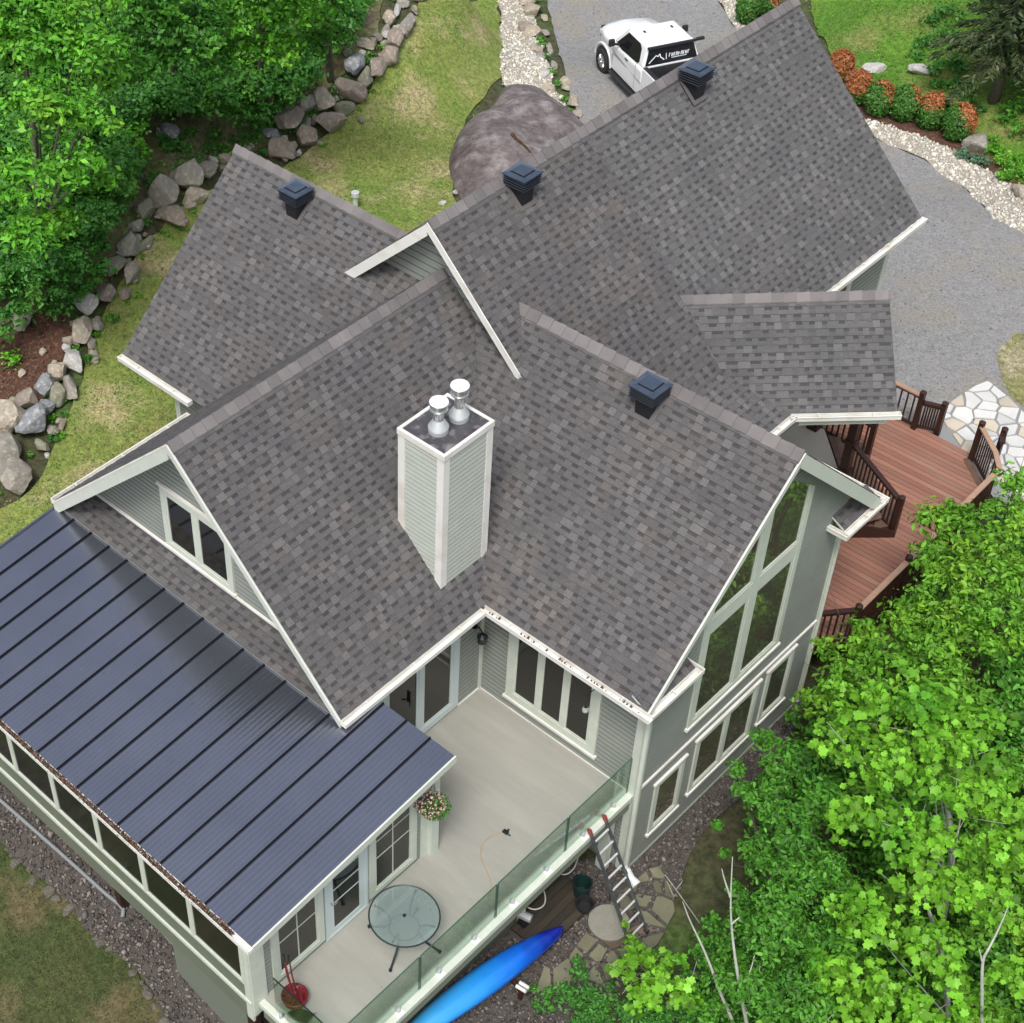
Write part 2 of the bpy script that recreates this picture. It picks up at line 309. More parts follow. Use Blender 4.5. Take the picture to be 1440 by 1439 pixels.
def scatter(poly, dens, seed, lim=None):
    rs = np.random.RandomState(seed); pa = np.array(poly); lo, hi = pa.min(0), pa.max(0)
    n = int(dens*(hi[0]-lo[0])*(hi[1]-lo[1])); x = rs.uniform(lo[0], hi[0], n); y = rs.uniform(lo[1], hi[1], n)
    k = inside(x, y, poly); return x[k], y[k], rs
def facemesh(name, V, F, A, m, parent=None, smooth=False, **k):
    """V (n,k,3) template copies, F list of template faces, A (n,) value"""
    n, kk = V.shape[:2]; me = bpy.data.meshes.new(name)
    lens = np.array([len(f) for f in F]); loops = np.concatenate([np.array(f) for f in F])
    L = (loops[None, :]+np.arange(n)[:, None]*kk).ravel(); nl = len(loops)
    me.vertices.add(n*kk); me.vertices.foreach_set('co', V.reshape(-1).astype('f'))
    me.loops.add(n*nl); me.loops.foreach_set('vertex_index', L.astype('i'))
    me.polygons.add(n*len(F)); st = np.concatenate([[0], np.cumsum(lens)[:-1]])
    me.polygons.foreach_set('loop_start', (st[None, :]+np.arange(n)[:, None]*nl).ravel().astype('i'))
    me.update(calc_edges=True)
    a = me.attributes.new('v', 'FLOAT', 'FACE'); a.data.foreach_set('value', np.repeat(A, len(F)).astype('f'))
    if smooth: me.polygons.foreach_set('use_smooth', [True]*(n*len(F)))
    me.materials.append(m); me.validate()
    o = bpy.data.objects.new(name, me); COL.objects.link(o)
    if parent is not None: o.parent = parent
    return tag(o, **k)
def rotm(rs, n):
    q = rs.normal(size=(n, 4)); q /= np.linalg.norm(q, axis=1)[:, None]; w, x, y, z = q.T
    return np.stack([np.stack([1-2*(y*y+z*z), 2*(x*y-z*w), 2*(x*z+y*w)], -1), np.stack([2*(x*y+z*w), 1-2*(x*x+z*z), 2*(y*z-x*w)], -1), np.stack([2*(x*z-y*w), 2*(y*z+x*w), 1-2*(x*x+y*y)], -1)], 1)
OV = np.array([(1,0,0),(.5,.8,0),(-.5,.85,0),(-1,0,0),(-.4,-.8,0),(.5,-.85,0),(0,0,.8),(0,0,-.8)], float)
OF = [(i, (i+1) % 6, 6) for i in range(6)]+[((i+1) % 6, i, 7) for i in range(6)]
def pebbles(name, poly, dens, r, m, seed, label, dz=.03):
    x, y, rs = scatter(poly, dens, seed); n = len(x)
    s = rs.lognormal(0, .35, n)*r; S = np.stack([s, s*rs.uniform(.6, .9, n), s*rs.uniform(.5, .8, n)], -1)
    V = (OV[None]*S[:, None, :]); V = np.einsum('nij,nkj->nki', rotm(rs, n), V)
    V += np.stack([x, y, hgt(x, y)+dz], -1)[:, None, :]
    return facemesh(name, V, OF, rs.uniform(0, 1, n)**1.6, m, kind='stuff', label=label, cat='gravel')
pebbles('gravel', GS, 330, .034, PEBD, 1, 'dark grey round gravel along the foot of the sunroom wall')
pebbles('gravel', GE, 430, .028, PEBD, 2, 'dark grey round gravel between the lookout wall and the trees')
pebbles('river_rocks', RR, 230, .045, PEBW, 3, 'white river rocks edging the driveway curve')
pebbles('river_rocks', RS, 230, .045, PEBW, 4, 'white stone chips filling the strip beside the big boulder')
pebbles('mulch_chips', M2, 90, .035, mat('chip', (.16,.08,.05), (.10,.05,.035), rough=.9, nscale=3, attr=(.5,1.6)), 5, 'red brown bark chips behind the stone wall at left')
def blades(name, poly, dens, hh, m, seed, label):
    x, y, rs = scatter(poly, dens, seed); n = len(x); a = rs.uniform(0, 6.28, n); h_ = hh*rs.uniform(.5, 1.3, n); w = hh*.22
    z = hgt(x, y)+.012; c, s = np.cos(a), np.sin(a); lx, ly = rs.normal(0, hh*.9, n), rs.normal(0, hh*.9, n)
    V = np.stack([np.stack([x-c*w, y-s*w, z], -1), np.stack([x+c*w, y+s*w, z], -1), np.stack([x+lx, y+ly, z+h_], -1)], 1)
    return facemesh(name, V, [(0, 1, 2)], rs.uniform(0, 1, n), m, kind='stuff', label=label, cat='grass')
GB1 = mat('grass blade', (.20,.30,.06), (.33,.35,.11), rough=.7, nscale=.7, attr=(.5,1.3), c3=(.33,.30,.13), n3=.8, world=True, transl=.3, detail=8)
GB2 = mat('lush grass blade', (.11,.27,.025), (.17,.32,.04), rough=.7, nscale=.6, attr=(.5,1.3), c3=(.26,.30,.09), n3=.6, world=True, transl=.3, detail=8)
GB3 = mat('dark grass blade', (.045,.08,.018), (.075,.09,.025), rough=.7, nscale=1.1, attr=(.4,1.4), c3=(.18,.15,.07), n3=.7, world=True, transl=.3, detail=8)
blades('grass', LW, 620, .045, GB1, 11, 'patchy yellow green grass between the house and the stone wall')
blades('grass', LN, 330, .06, GB2, 12, 'bright green grass behind the cedar hedge')
blades('grass', LS, 900, .035, GB3, 13, 'dark thin grass at the lower left corner')

pebbles('driveway_grit', DR, 26, .022, mat('driveway grit', (.27,.265,.25), (.20,.20,.20), rough=.9, nscale=2, attr=(.7,1.4)), 6, 'loose stone grit scattered over the driveway', dz=.022)

blades('grass', PT, 420, .06, mat('dry blade', (.26,.28,.10), (.38,.34,.17), rough=.8, nscale=1, attr=(.5,1.3)), 14, 'dry yellow grass tufts at the outer corner of the flagstone patio')
# ------------------------------------------------------------------ the house
house = empty('house', (-5.5, 5, -2.3), label='sage green house with many dark shingled gables and a tall boxed chimney', cat='house')
def hb(mb, name, m, parent=None, **k): return mb.build(name, m, parent or house, w=True, **k)
RA = 0.9776
PIECES = []; SHM = {}
RND = random.Random(7)
def roof(polys, e, n, m, seed, slab=.13, parent=None, name='roof', smat=None, sh=None):
    sh = sh or SH
    n = np.array(n, float); n /= np.linalg.norm(n); ud = np.array([n[1], -n[0]]); c = 1/math.sqrt(1+m*m); s = m*c; e = np.array(e, float)
    def uv(p): d = np.array(p[:2])-e[:2]; return (float(d@ud), float(d@n)/c)
    def xyz(u, v, h=0):
        q = e[:2]+ud*u+n*(v*c)-n*(h*s); return (q[0], q[1], e[2]+v*s+h*c)
    mb = MB()
    for P in polys:
        k0 = len(mb.m); mb.prism([xyz(*uv(p), -.006) for p in P], Vector(xyz(0, 0, -slab))-Vector(xyz(0, 0, -.006))); mb.m[k0] = 1
    o = hb(mb, name, [smat or FASC, BLACK], parent)
    U = [[uv(p) for p in P] for P in polys]; us = [p[0] for P in U for p in P]; vs = [p[1] for P in U for p in P]
    E_ = .143; r = random.Random(seed)
    for k in range(int(math.floor(min(vs)/E_+1e-6)), int(max(vs)/E_)+1):
        u = min(us)-r.uniform(0, .3); tooth = r.random() < .5; rowv = r.gauss(0, .03)
        while u < max(us):
            w = r.uniform(.10, .17) if tooth else r.uniform(.09, .155)
            if r.random() < .10: w += .08
            v0, v1 = k*E_, (k+1)*E_+.012
            hb_, ht = (.015, .004) if tooth else (.009, .003)
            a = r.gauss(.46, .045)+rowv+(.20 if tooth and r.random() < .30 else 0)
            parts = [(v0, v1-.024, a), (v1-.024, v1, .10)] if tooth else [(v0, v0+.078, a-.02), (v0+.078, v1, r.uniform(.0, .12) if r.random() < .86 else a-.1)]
            faces = []
            H = lambda v: hb_+(ht-hb_)*(v-v0)/(v1-v0)
            for P in U:
                for (a0, a1, val) in parts:
                    q = clip([(u, a0), (u+w, a0), (u+w, a1), (u, a1)], P)
                    if not q: continue
                    val = min(1, max(0, val))
                    faces.append(([xyz(x, y, H(y)) for x, y in q], val))
                    for i in range(len(q)):
                        A, B = q[i], q[(i+1) % len(q)]
                        if abs(A[1]-B[1]) < 1e-6 and A[1] > v0+1e-4: continue
                        if (tooth and abs(A[1]-B[1]) > 1e-6 and a0 == v0) or A[1]+B[1] < 2*v0+1e-3:
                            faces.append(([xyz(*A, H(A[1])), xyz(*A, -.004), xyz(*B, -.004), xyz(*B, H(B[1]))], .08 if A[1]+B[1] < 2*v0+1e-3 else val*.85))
            if faces:
                c0 = np.array(faces[0][0][0]); PIECES.append((float(np.linalg.norm(c0-CAM))+(0 if tooth else 3)+(0 if w > .13 else 4), faces, o)); SHM[o] = sh
            u += w; tooth = not tooth
    return o, xyz, uv
rA, A_xyz, _ = roof([[(-3.743,-2.14),(-3.743,1.386),(-7.195,4.838),(-7.493,4.838),(-7.493,-2.14)]], (-3.743,-2.14,3.115), (-1,0), RA, 1)
rAL, _, _ = roof([[(-11.243,-2.14),(-7.493,-2.14),(-7.493,4.84),(-7.61,4.84),(-11.243,1.15)]], (-11.243,0,3.145), (1,0), .9697, 2)
rB, _, _ = roof([[(-3.743,1.386),(-.305,1.386),(-.305,4.839),(-7.19,4.839)]], (-.305,1.386,3.115), (0,1), .9657, 3)
rBB, _, _ = roof([[(-.305,8.296),(-.305,4.839),(-6.08,4.839),(-2.3,8.296)]], (-.305,8.296,3.121), (0,-1), .9629, 4)
rC, _, _ = roof([[(-7.566,4.03),(-5.29,4.03),(-6.08,4.84),(-7.566,4.84)], [(-7.566,4.84),(-6.08,4.84),(-3.81,7.15),(-3.81,8.30),(-7.566,8.30)]], (-3.81,4.03,4.226), (-1,0), .9779, 5)
rC1, _, _ = roof([[(-3.81,7.10),(-2.52,7.75),(-2.52,8.66),(-3.81,8.16)]], (-2.52,8,3.60), (-1,0), .485, 6, sh=SH2)
rC2, _, _ = roof([[(-7.566,8.30),(-3.807,8.30),(-3.807,15.257),(-7.566,15.257)]], (-3.807,8.30,4.180), (-1,0), .9779, 7, sh=SH2)
rCL, _, _ = roof([[(-7.566,4.03),(-9.671,4.03),(-9.671,15.257),(-7.566,15.257)]], (-9.671,4.03,5.84), (1,0), .9779, 8)
rD, _, _ = roof([[(-4.93,8.255),(-2.231,10.954),(-1.139,10.088),(-2.549,8.678),(-3.81,8.12)]], (-1.139,10.088,3.60), (-1,1), 1.2422, 9, sh=SH2)
rDB, _, _ = roof([[(-4.93,8.255),(-2.231,10.954),(-3.21,11.933),(-5.9,9.235)]], (-3.21,11.933,3.60), (1,-1), 1.2422, 10)
rE, _, _ = roof([[(-13.47,1.392),(-11.0,1.392),(-7.61,4.849),(-13.47,4.849)]], (-13.47,1.392,3.389), (0,1), .9482, 11)
rEB, _, _ = roof([[(-13.47,8.306),(-9.3,8.306),(-7.7,4.849),(-13.47,4.849)]], (-13.47,8.306,3.389), (0,-1), .9482, 12)
rP, _, _ = roof([[(-11.2,-2.108),(-3.80,-2.108),(-3.80,-1.478),(-11.0,-1.478)]], (-3.80,-2.108,3.0), (0,1), .30, 13, slab=.05, name='pent_roof')
rR1, _, _ = roof([[(-.325,1.40),(-.325,2.70),(-.63,2.70),(-.63,1.40)]], (-.325,1.4,3.09), (-1,0), .55, 14, slab=.05, name='return_roof')
rR2, _, _ = roof([[(-.325,7.17),(-.325,8.29),(-.63,8.29),(-.63,7.17)]], (-.325,7.17,3.09), (-1,0), .55, 15, slab=.05, name='return_roof')
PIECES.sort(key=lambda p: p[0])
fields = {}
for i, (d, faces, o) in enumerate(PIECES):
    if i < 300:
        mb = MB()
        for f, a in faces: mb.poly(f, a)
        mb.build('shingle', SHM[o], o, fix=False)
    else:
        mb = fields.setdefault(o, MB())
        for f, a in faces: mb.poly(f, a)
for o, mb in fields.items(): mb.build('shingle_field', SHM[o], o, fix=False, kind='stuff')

def caps(P, Q, parent, half=.155, m=RA, step=.24, first=0):
    P = Vector(P); Q = Vector(Q); d = (Q-P); L = d.length; d.normalize(); side = Vector((-d.y, d.x, 0)); n = int(L/step); c = 1/math.sqrt(1+m*m)
    dn = [(side*s_*c*half+Vector((0, 0, -m*c*half))) for s_ in (1, -1)]
    for i in range(n+1):
        a = P+d*(i*step); b = P+d*min(L, (i+1)*step+.02)
        if (b-a).length < .05: continue
        h0, h1 = .026, .048; va = RND.uniform(.2, .85); mb = MB()
        j = RND.uniform(-.006, .006)
        for k in (0, 1):
            mb.poly([a+Vector((0,0,h0+.012)), b+Vector((0,0,h1+.012)), b+dn[k]*(1+j)+Vector((0,0,h1)), a+dn[k]*(1+j)+Vector((0,0,h0))], va)
            mb.poly([a+dn[k]*(1+j)+Vector((0,0,h0)), b+dn[k]*(1+j)+Vector((0,0,h1)), b+dn[k]+Vector((0,0,-.01)), a+dn[k]+Vector((0,0,-.01))], va)
        mb.poly([b+dn[0]+Vector((0,0,h1)), b+Vector((0,0,h1+.012)), b+dn[1]+Vector((0,0,h1)), b+dn[1], b, b+dn[0]], va)
        hb(mb, 'ridge_cap', CAPM, parent, fix=False)
caps((-7.493,4.35,6.781), (-7.493,-2.16,6.781), rA, half=.19)
caps((-6.15,4.839,6.45), (-.29,4.839,6.45), rB, half=.20, step=.27)
caps((-7.566,15.27,7.9), (-7.566,4.02,7.9), rC2, half=.19)
caps((-4.98,8.205,5.335), (-2.215,10.97,5.335), rD, half=.17, m=1.2)
caps((-7.75,4.849,6.667), (-13.49,4.849,6.667), rE, half=.17)

def rake(P, Q, out, depth=.2, th=.035, m=FASC, lift=0.0, inset=0.0):
    P = Vector(P)-Vector(out).normalized()*inset; Q = Vector(Q)-Vector(out).normalized()*inset
    P = Vector(P)+Vector((0,0,lift)); Q = Vector(Q)+Vector((0,0,lift)); D = Vector((0, 0, -depth)); mb = MB()
    mb.prism([P, Q, Q+D, P+D], Vector(out).normalized()*th); return hb(mb, 'rake_board', m)
rake((-11.26,-2.14,3.10), (-7.493,-2.14,6.77), (0,-1,0), .30, m=FASC)
rake((-3.74,-2.14,3.10), (-7.493,-2.14,6.77), (0,-1,0), .17, m=FASC)
rake((-.305,1.386,3.10), (-.305,4.839,6.44), (1,0,0), .17, m=FASC)
rake((-.305,8.296,3.10), (-.305,4.839,6.44), (1,0,0), .32, m=FASC)
rake((-9.68,4.03,5.83), (-7.566,4.03,7.89), (0,-1,0), .26, m=WHITE)
rake((-5.36,4.03,5.74), (-7.566,4.03,7.89), (0,-1,0), .17, m=WHITE)
rake((-3.80,15.257,4.13), (-7.566,15.257,7.80), (0,1,0), .2, inset=.031)
rake((-9.68,15.257,5.83), (-7.566,15.257,7.86), (0,1,0), .2, inset=.031)
rake((-13.47,1.392,3.38), (-13.47,4.849,6.66), (-1,0,0), .2, inset=.031)
rake((-13.47,8.306,3.38), (-13.47,4.849,6.66), (-1,0,0), .2, inset=.031)
rake((-1.139,10.088,3.59), (-2.231,10.954,5.31), (1,1,0), .2, inset=.031)
rake((-3.21,11.933,3.59), (-2.231,10.954,5.31), (1,1,0), .2, inset=.031)
# thin metal drip edges along the rakes
for P, Q in (((-3.74,-2.178,3.118),(-7.493,-2.178,6.79)), ((-11.25,-2.178,3.118),(-7.493,-2.178,6.79)), ((-.268,1.386,3.118),(-.268,4.839,6.458)), ((-5.36,3.992,5.757),(-7.566,3.992,7.905))):
    mb = MB(); mb.bar(P, Q, .012, .03); hb(mb, 'drip_edge', WHITE)

def gutter(P, Q, out, w=.125, h=.10, m=WHITE, ends=(1, 1)):
    P = Vector(P); Q = Vector(Q); o_ = Vector(out).normalized(); d = (Q-P).normalized(); t = .012; z = Vector((0, 0, 1)); mb = MB()
    def slab(a, b, c, d_): mb.prism([P+o_*a+z*b, P+o_*c+z*b, P+o_*c+z*d_, P+o_*a+z*d_], Q-P)
    slab(0, -h, t, 0); slab(t, -h, w-t, -h+t); slab(w-t, -h, w, .006); slab(w, -.012, w+.012, .006)
    for i, p in enumerate((P, Q)):
        if ends[i]:
            a = p if i == 0 else p-d*t
            mb.prism([a+o_*t+z*(-h+t), a+o_*(w-t)+z*(-h+t), a+o_*(w-t)+z*0, a+o_*t+z*0], d*t)
    n = int((Q-P).length/.9)
    for i in range(n):
        a = P+(Q-P)*((i+.5)/n); mb.prism([a+o_*t+z*(-.01), a+o_*(w-t)+z*(-.01), a+o_*(w-t)+z*0, a+o_*t+z*0], d*.02)
    return hb(mb, 'gutter', m)
gutter((-3.743,-2.16,3.10), (-3.743,1.256,3.10), (1,0,0), ends=(1,0))
gutter((-3.743,1.386,3.10), (-.19,1.386,3.10), (0,-1,0), ends=(0,0))
gutter((-.325,1.386,3.07), (-.325,2.72,3.07), (1,0,0))
gutter((-.20,2.72,3.06), (-.62,2.72,3.06), (0,1,0), w=.08)
gutter((-.19,8.296,3.10), (-2.45,8.296,3.10), (0,1,0))
gutter((-.325,7.15,3.07), (-.325,8.40,3.07), (1,0,0))
gutter((-.20,7.15,3.06), (-.62,7.15,3.06), (0,-1,0), w=.09)
gutter((-2.52,7.72,3.585), (-2.52,8.68,3.585), (1,0,0))
gutter((-2.549,8.678,3.585), (-1.10,10.127,3.585), (1,-1,0))
gutter((-3.807,8.9,4.19), (-3.807,15.29,4.19), (1,0,0))
gutter((-13.50,1.392,3.375), (-11.33,1.392,3.375), (0,-1,0))
gutter((-11.243,-2.16,3.13), (-11.243,1.25,3.13), (-1,0,0), w=.11)
mb = MB()                                               # leaves and grit caught in the gutter over the balcony window
for i in range(45):
    x = RND.uniform(-3.6, -.4); s = RND.uniform(.004, .009); mb.box((x, 1.27, 3.02), (x+s*2, 1.27+RND.uniform(.04, .12), 3.05+s*2.2), RND.random())
hb(mb, 'gutter_debris', mat('dry debris', (.16,.10,.06), (.07,.05,.035), rough=.95, nscale=20, attr=(.5,1.5)), kind='stuff')

# walls of lap siding
class Wall:
    def __init__(s, O, d, out, parent=None): s.O = Vector((*O, 0)); s.d = Vector((*d, 0)).normalized(); s.o = Vector((*out, 0)).normalized(); s.parent = parent or house
    def p(s, a, z, h=0): return s.O+s.d*a+s.o*h+Vector((0, 0, z))
    def wall(s, poly, exp=.115, m=None, siding=True, th=.12):
        mb = MB(); mb.prism([s.p(a, z, 0) for a, z in poly], s.o*-th)
        w = mb.build('wall', m or SIDE, s.parent, w=True)
        if siding:
            b = MB(); zs = [z for a, z in poly]; xs = [a for a, z in poly]; k = min(zs); gp = min(.022, exp*.2)
            while k < max(zs):
                q = clip([(min(xs)-1, k), (max(xs)+1, k), (max(xs)+1, k+exp-gp), (min(xs)-1, k+exp-gp)], poly)
                q2 = clip([(min(xs)-1, k+exp-gp), (max(xs)+1, k+exp-gp), (max(xs)+1, k+exp), (min(xs)-1, k+exp)], poly)
                if q:
                    b.poly([s.p(a, z, .030-.006*(z-k)/exp) for a, z in q], 1)
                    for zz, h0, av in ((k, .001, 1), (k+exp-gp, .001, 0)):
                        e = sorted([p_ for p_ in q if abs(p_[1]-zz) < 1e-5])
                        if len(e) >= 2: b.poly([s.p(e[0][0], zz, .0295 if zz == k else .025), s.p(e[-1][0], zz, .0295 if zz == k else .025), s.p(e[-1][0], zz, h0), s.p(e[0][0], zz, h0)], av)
                if q2: b.poly([s.p(a, z, .002) for a, z in q2], 0)  # lap gaps and ledges coloured darker, painting in the shade under each board
                k += exp
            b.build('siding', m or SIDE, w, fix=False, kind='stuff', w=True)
        return w
    def trim(s, a0, a1, z0, z1, h=.045, name='trim_board', m=None, parent=None):
        mb = MB(); mb.prism([s.p(a0, z0, 0), s.p(a1, z0, 0), s.p(a1, z1, 0), s.p(a0, z1, 0)], s.o*h); return mb.build(name, m or TRIM, parent or s.parent, w=True)
    def window(s, a0, a1, z0, z1, cols=(1,), rows=(1,), cas=.10, sill=True, head=False, fr=.05, m=None, bars=None, name='window', topcut=None, mul=.09, mulr=None, glass=None):
        """casing ring, frame, mullions; every pane and the sill are its pieces. a0..z1 is the outer edge of the casing"""
        m = m or TRIM; mb = MB(); P = s.p; mulr = mulr or mul
        def blk(b0, b1, c0, c1, h0, h1):
            if b1-b0 < 1e-4 or c1-c0 < 1e-4: return
            q = [(b0, c0), (b1, c0), (b1, c1), (b0, c1)]
            if topcut:
                for (pt, nn) in topcut: q = cut(q, pt, nn) if q else q
            if len(q) >= 3: mb.prism([P(a, z, h0) for a, z in q], s.o*(h1-h0))
        hh = .060
        blk(a0, a0+cas, z0, z1, .002, hh); blk(a1-cas, a1, z0, z1, .002, hh)
        blk(a0+cas, a1-cas, z0, z0+cas, .002, hh); blk(a0+cas, a1-cas, z1-cas, z1, .002, hh)
        ia, ib, ja, jb = a0+cas, a1-cas, z0+cas, z1-cas
        cw = [c*(ib-ia)/sum(cols) for c in cols]; rh = [c*(jb-ja)/sum(rows) for c in rows]; panes = []
        x = ia
        for i, w_ in enumerate(cw):
            z = ja
            for j, h_ in enumerate(rh):
                l = x+(mul/2 if i else 0); r_ = x+w_-(mul/2 if i < len(cw)-1 else 0); b_ = z+(mulr/2 if j else 0); t_ = z+h_-(mulr/2 if j < len(rh)-1 else 0)
                blk(l, l+fr, b_, t_, .002, .050); blk(r_-fr, r_, b_, t_, .002, .050); blk(l+fr, r_-fr, b_, b_+fr, .002, .050); blk(l+fr, r_-fr, t_-fr, t_, .002, .050)
                panes.append((l+fr, r_-fr, b_+fr, t_-fr)); z += h_
            x += w_
            if i < len(cw)-1: blk(x-mul/2, x+mul/2, ja, jb, .002, .057)
        z = ja
        for j, h_ in enumerate(rh[:-1]):
            z += h_; x = ia
            for i, w_ in enumerate(cw):
                blk(x+(mul/2 if i else 0), x+w_-(mul/2 if i < len(cw)-1 else 0), z-mulr/2, z+mulr/2, .002, .056); x += w_
        if bars:
            for (l, r_, b_, t_) in panes:
                for k in range(1, bars[0]): xx = l+(r_-l)*k/bars[0]; blk(xx-.01, xx+.01, b_, t_, .034, .044)
                for k in range(1, bars[1]): zz = b_+(t_-b_)*(k/bars[1]*.8+.2); blk(l, r_, zz-.01, zz+.01, .034, .042)
        w = mb.build(name, m, s.parent, w=True)
        for l, r_, b_, t_ in panes:
            q = [(l, b_), (r_, b_), (r_, t_), (l, t_)]
            if topcut:
                for (pt, nn) in topcut: q = cut(q, pt, nn) if q else q
            if len(q) < 3: continue
            g = MB(); g.prism([P(a, z_, .031) for a, z_ in q], s.o*.004); g.build('pane', glass or GLASS, w, w=True)
        if sill:
            g = MB(); g.prism([P(a0-.04, z0-.06, .002), P(a1+.04, z0-.06, .002), P(a1+.04, z0-.001, .002), P(a0-.04, z0-.001, .002)], s.o*.085)
            g.build('sill', WHITE if m is TRIM else m, w, w=True)
        if head:
            g = MB(); g.prism([P(a0-.05, z1+.001, .002), P(a1+.05, z1+.001, .002), P(a1+.05, z1+.05, .002), P(a0-.05, z1+.05, .002)], s.o*.075)
            g.build('head_trim', WHITE, w, w=True)
        return w
# south gable of the left wing, above the low roof
wA = Wall((0, -1.478), (1, 0), (0, -1))
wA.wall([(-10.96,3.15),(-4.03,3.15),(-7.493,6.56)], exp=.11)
wA.window(-8.74, -6.93, 3.28, 4.72, cols=(1,1), cas=.12, head=True, fr=.05)
wA.trim(-10.95, -4.05, 3.205, 3.235, .075, m=WHITE)
w_ = Wall((0, -1.478), (1, 0), (0, -1)); w_.wall([(-10.9,-2.4),(-4.3,-2.4),(-4.3,3.1),(-10.9,3.1)], siding=False)
# recessed balcony corner
wE = Wall((-4.284, 0), (0, 1), (1, 0))
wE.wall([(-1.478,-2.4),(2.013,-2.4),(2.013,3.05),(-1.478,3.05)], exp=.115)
d_ = wE.window(-.72, 1.34, .06, 2.35, cols=(1,1), cas=.17, sill=False, fr=.06, m=IVORY, name='patio_door')
mb = MB(); mb.bar((-4.22,.03,1.25), (-4.22,.03,1.55), .03, .03); mb.bar((-4.22,.03,1.32), (-4.15,-.06,1.32), .02, .02); mb.build('handle', BLACK, d_, w=True)
mb = MB(); mb.box((-4.262,.34,.12), (-4.245,.43,2.2)); mb.build('door_stile', IVORY, d_, w=True)
wS = Wall((0, 2.013), (1, 0), (0, -1))
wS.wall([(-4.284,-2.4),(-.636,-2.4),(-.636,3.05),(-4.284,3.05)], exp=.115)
wS.window(-3.62, -1.56, .34, 2.28, cols=(1,1,1), cas=.17, fr=.045, mul=.07)
wS.trim(-.80, -.615, -2.35, 3.06, .05, 'corner_board')
mb = MB(); mb.box((-4.30+.022,1.93,.0), (-4.22,2.012,3.0)); hb(mb, 'corner_board', TRIM)
mb = MB(); mb.box((-4.262,1.35,.0), (-4.235,1.93,.03)); mb.box((-4.22,1.975,.0), (-.80,2.0,.03)); hb(mb, 'base_trim', WHITE)
# east gable with the tall windows
wB = Wall((-.636, 0), (0, 1), (1, 0))
zr = lambda y: 6.45-.9657*abs(y-4.839)-.19
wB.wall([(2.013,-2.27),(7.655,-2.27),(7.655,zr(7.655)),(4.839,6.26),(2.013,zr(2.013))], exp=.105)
tc = [((6.10,4.72), (.62,.785)), ((4.839,5.72),(0,1)), ((3.37,4.4), (-.62,.785))]
wB.window(3.30, 6.12, .74, 5.85, cols=(1,1), rows=(2.6,2.6), cas=.13, fr=.06, mul=.20, mulr=.34, topcut=tc, glass=GLASSB)
wB.window(6.02, 6.92, -1.52, -.02, cas=.10, glass=GLASSB, head=True, fr=.04)
wB.window(3.78, 5.76, -1.60, -.06, cols=(1,1), cas=.10, glass=GLASSB, head=True, fr=.04, mul=.10)
wB.window(2.56, 3.46, -1.66, -.20, cas=.10, glass=GLASSB, head=True, fr=.04)
wB.trim(2.09, 7.60, .16, .22, .06, 'band_board', WHITE)
wB.trim(1.98, 2.09, -2.30, 3.03, .05, 'corner_board'); wB.trim(7.56, 7.69, -2.30, 3.0, .05, 'corner_board')
wB.trim(2.09, 7.56, -2.42, -2.22, .055, 'skirt_board', mat('skirting', (.25,.27,.23), rough=.6))
mb = MB(); mb.tube([(-.56,7.60,2.95), (-.56,7.60,-2.2)], .035, 8); hb(mb, 'downspout', TRIM)
mb = MB(); mb.tube([(-.575,1.94,2.95), (-.575,1.94,-1.95), (-.50,1.85,-2.12)], .05, 10); dsp = hb(mb, 'downspout', TRIM)
mb = MB(); mb.tube([(-.52,1.90,-2.0), (-.38,1.86,-2.12), (-.22,1.84,-2.16)], .065, 12, r1=.10); mb.build('elbow', mat('white plastic', (.78,.80,.82), rough=.4), dsp, w=True)
Wall((0, 7.655), (-1, 0), (0, 1)).wall([(.636,-2.3),(4.5,-2.3),(4.5,3.0),(.636,3.0)])
# upper gable of the main roof
wC = Wall((0, 4.42), (1, 0), (0, -1)); zc = lambda x: 7.9-.9779*abs(x+7.566)-.2
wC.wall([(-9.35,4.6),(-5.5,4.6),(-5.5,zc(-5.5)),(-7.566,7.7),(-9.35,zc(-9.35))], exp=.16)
Wall((-4.25, 0), (0, 1), (1, 0)).wall([(8.0,-1.2),(15.0,-1.2),(15.0,4.3),(8.0,4.3)])
wG = Wall((-4.25, 0), (0, 1), (1, 0)); wG.trim(14.88, 15.03, -1.2, 4.1, .05, 'corner_board'); wG.window(12.4, 13.55, 2.1, 3.9, cas=.11)
Wall((0, 15.0), (-1, 0), (0, 1)).wall([(4.25,-1.5),(9.3,-1.5),(9.3,6.0),(7.566,7.65),(4.25,4.4)])
Wall((-9.3, 0), (0, -1), (-1, 0)).wall([(-15.0,-1.5),(-4.42,-1.5),(-4.42,6.0),(-15.0,6.0)])
# rear left wing
wW = Wall((0, 1.85), (1, 0), (0, -1)); wW.wall([(-12.42,-1.0),(-10.8,-1.0),(-10.8,3.3),(-12.42,3.3)]); wW.trim(-12.45, -12.30, -1.0, 3.3, .05, 'corner_board')
Wall((-12.42, 0), (0, -1), (-1, 0)).wall([(-7.85,-1.2),(-1.85,-1.2),(-1.85,3.4),(-4.849,6.4),(-7.85,3.4)])
Wall((0, 7.85), (-1, 0), (0, 1)).wall([(9.3,-1.2),(12.42,-1.2),(12.42,3.3),(9.3,3.3)])
Wall((-10.8, 0), (0, -1), (-1, 0)).wall([(-1.85,-1.2),(1.478,-1.2),(1.478,3.3),(-1.85,3.3)])

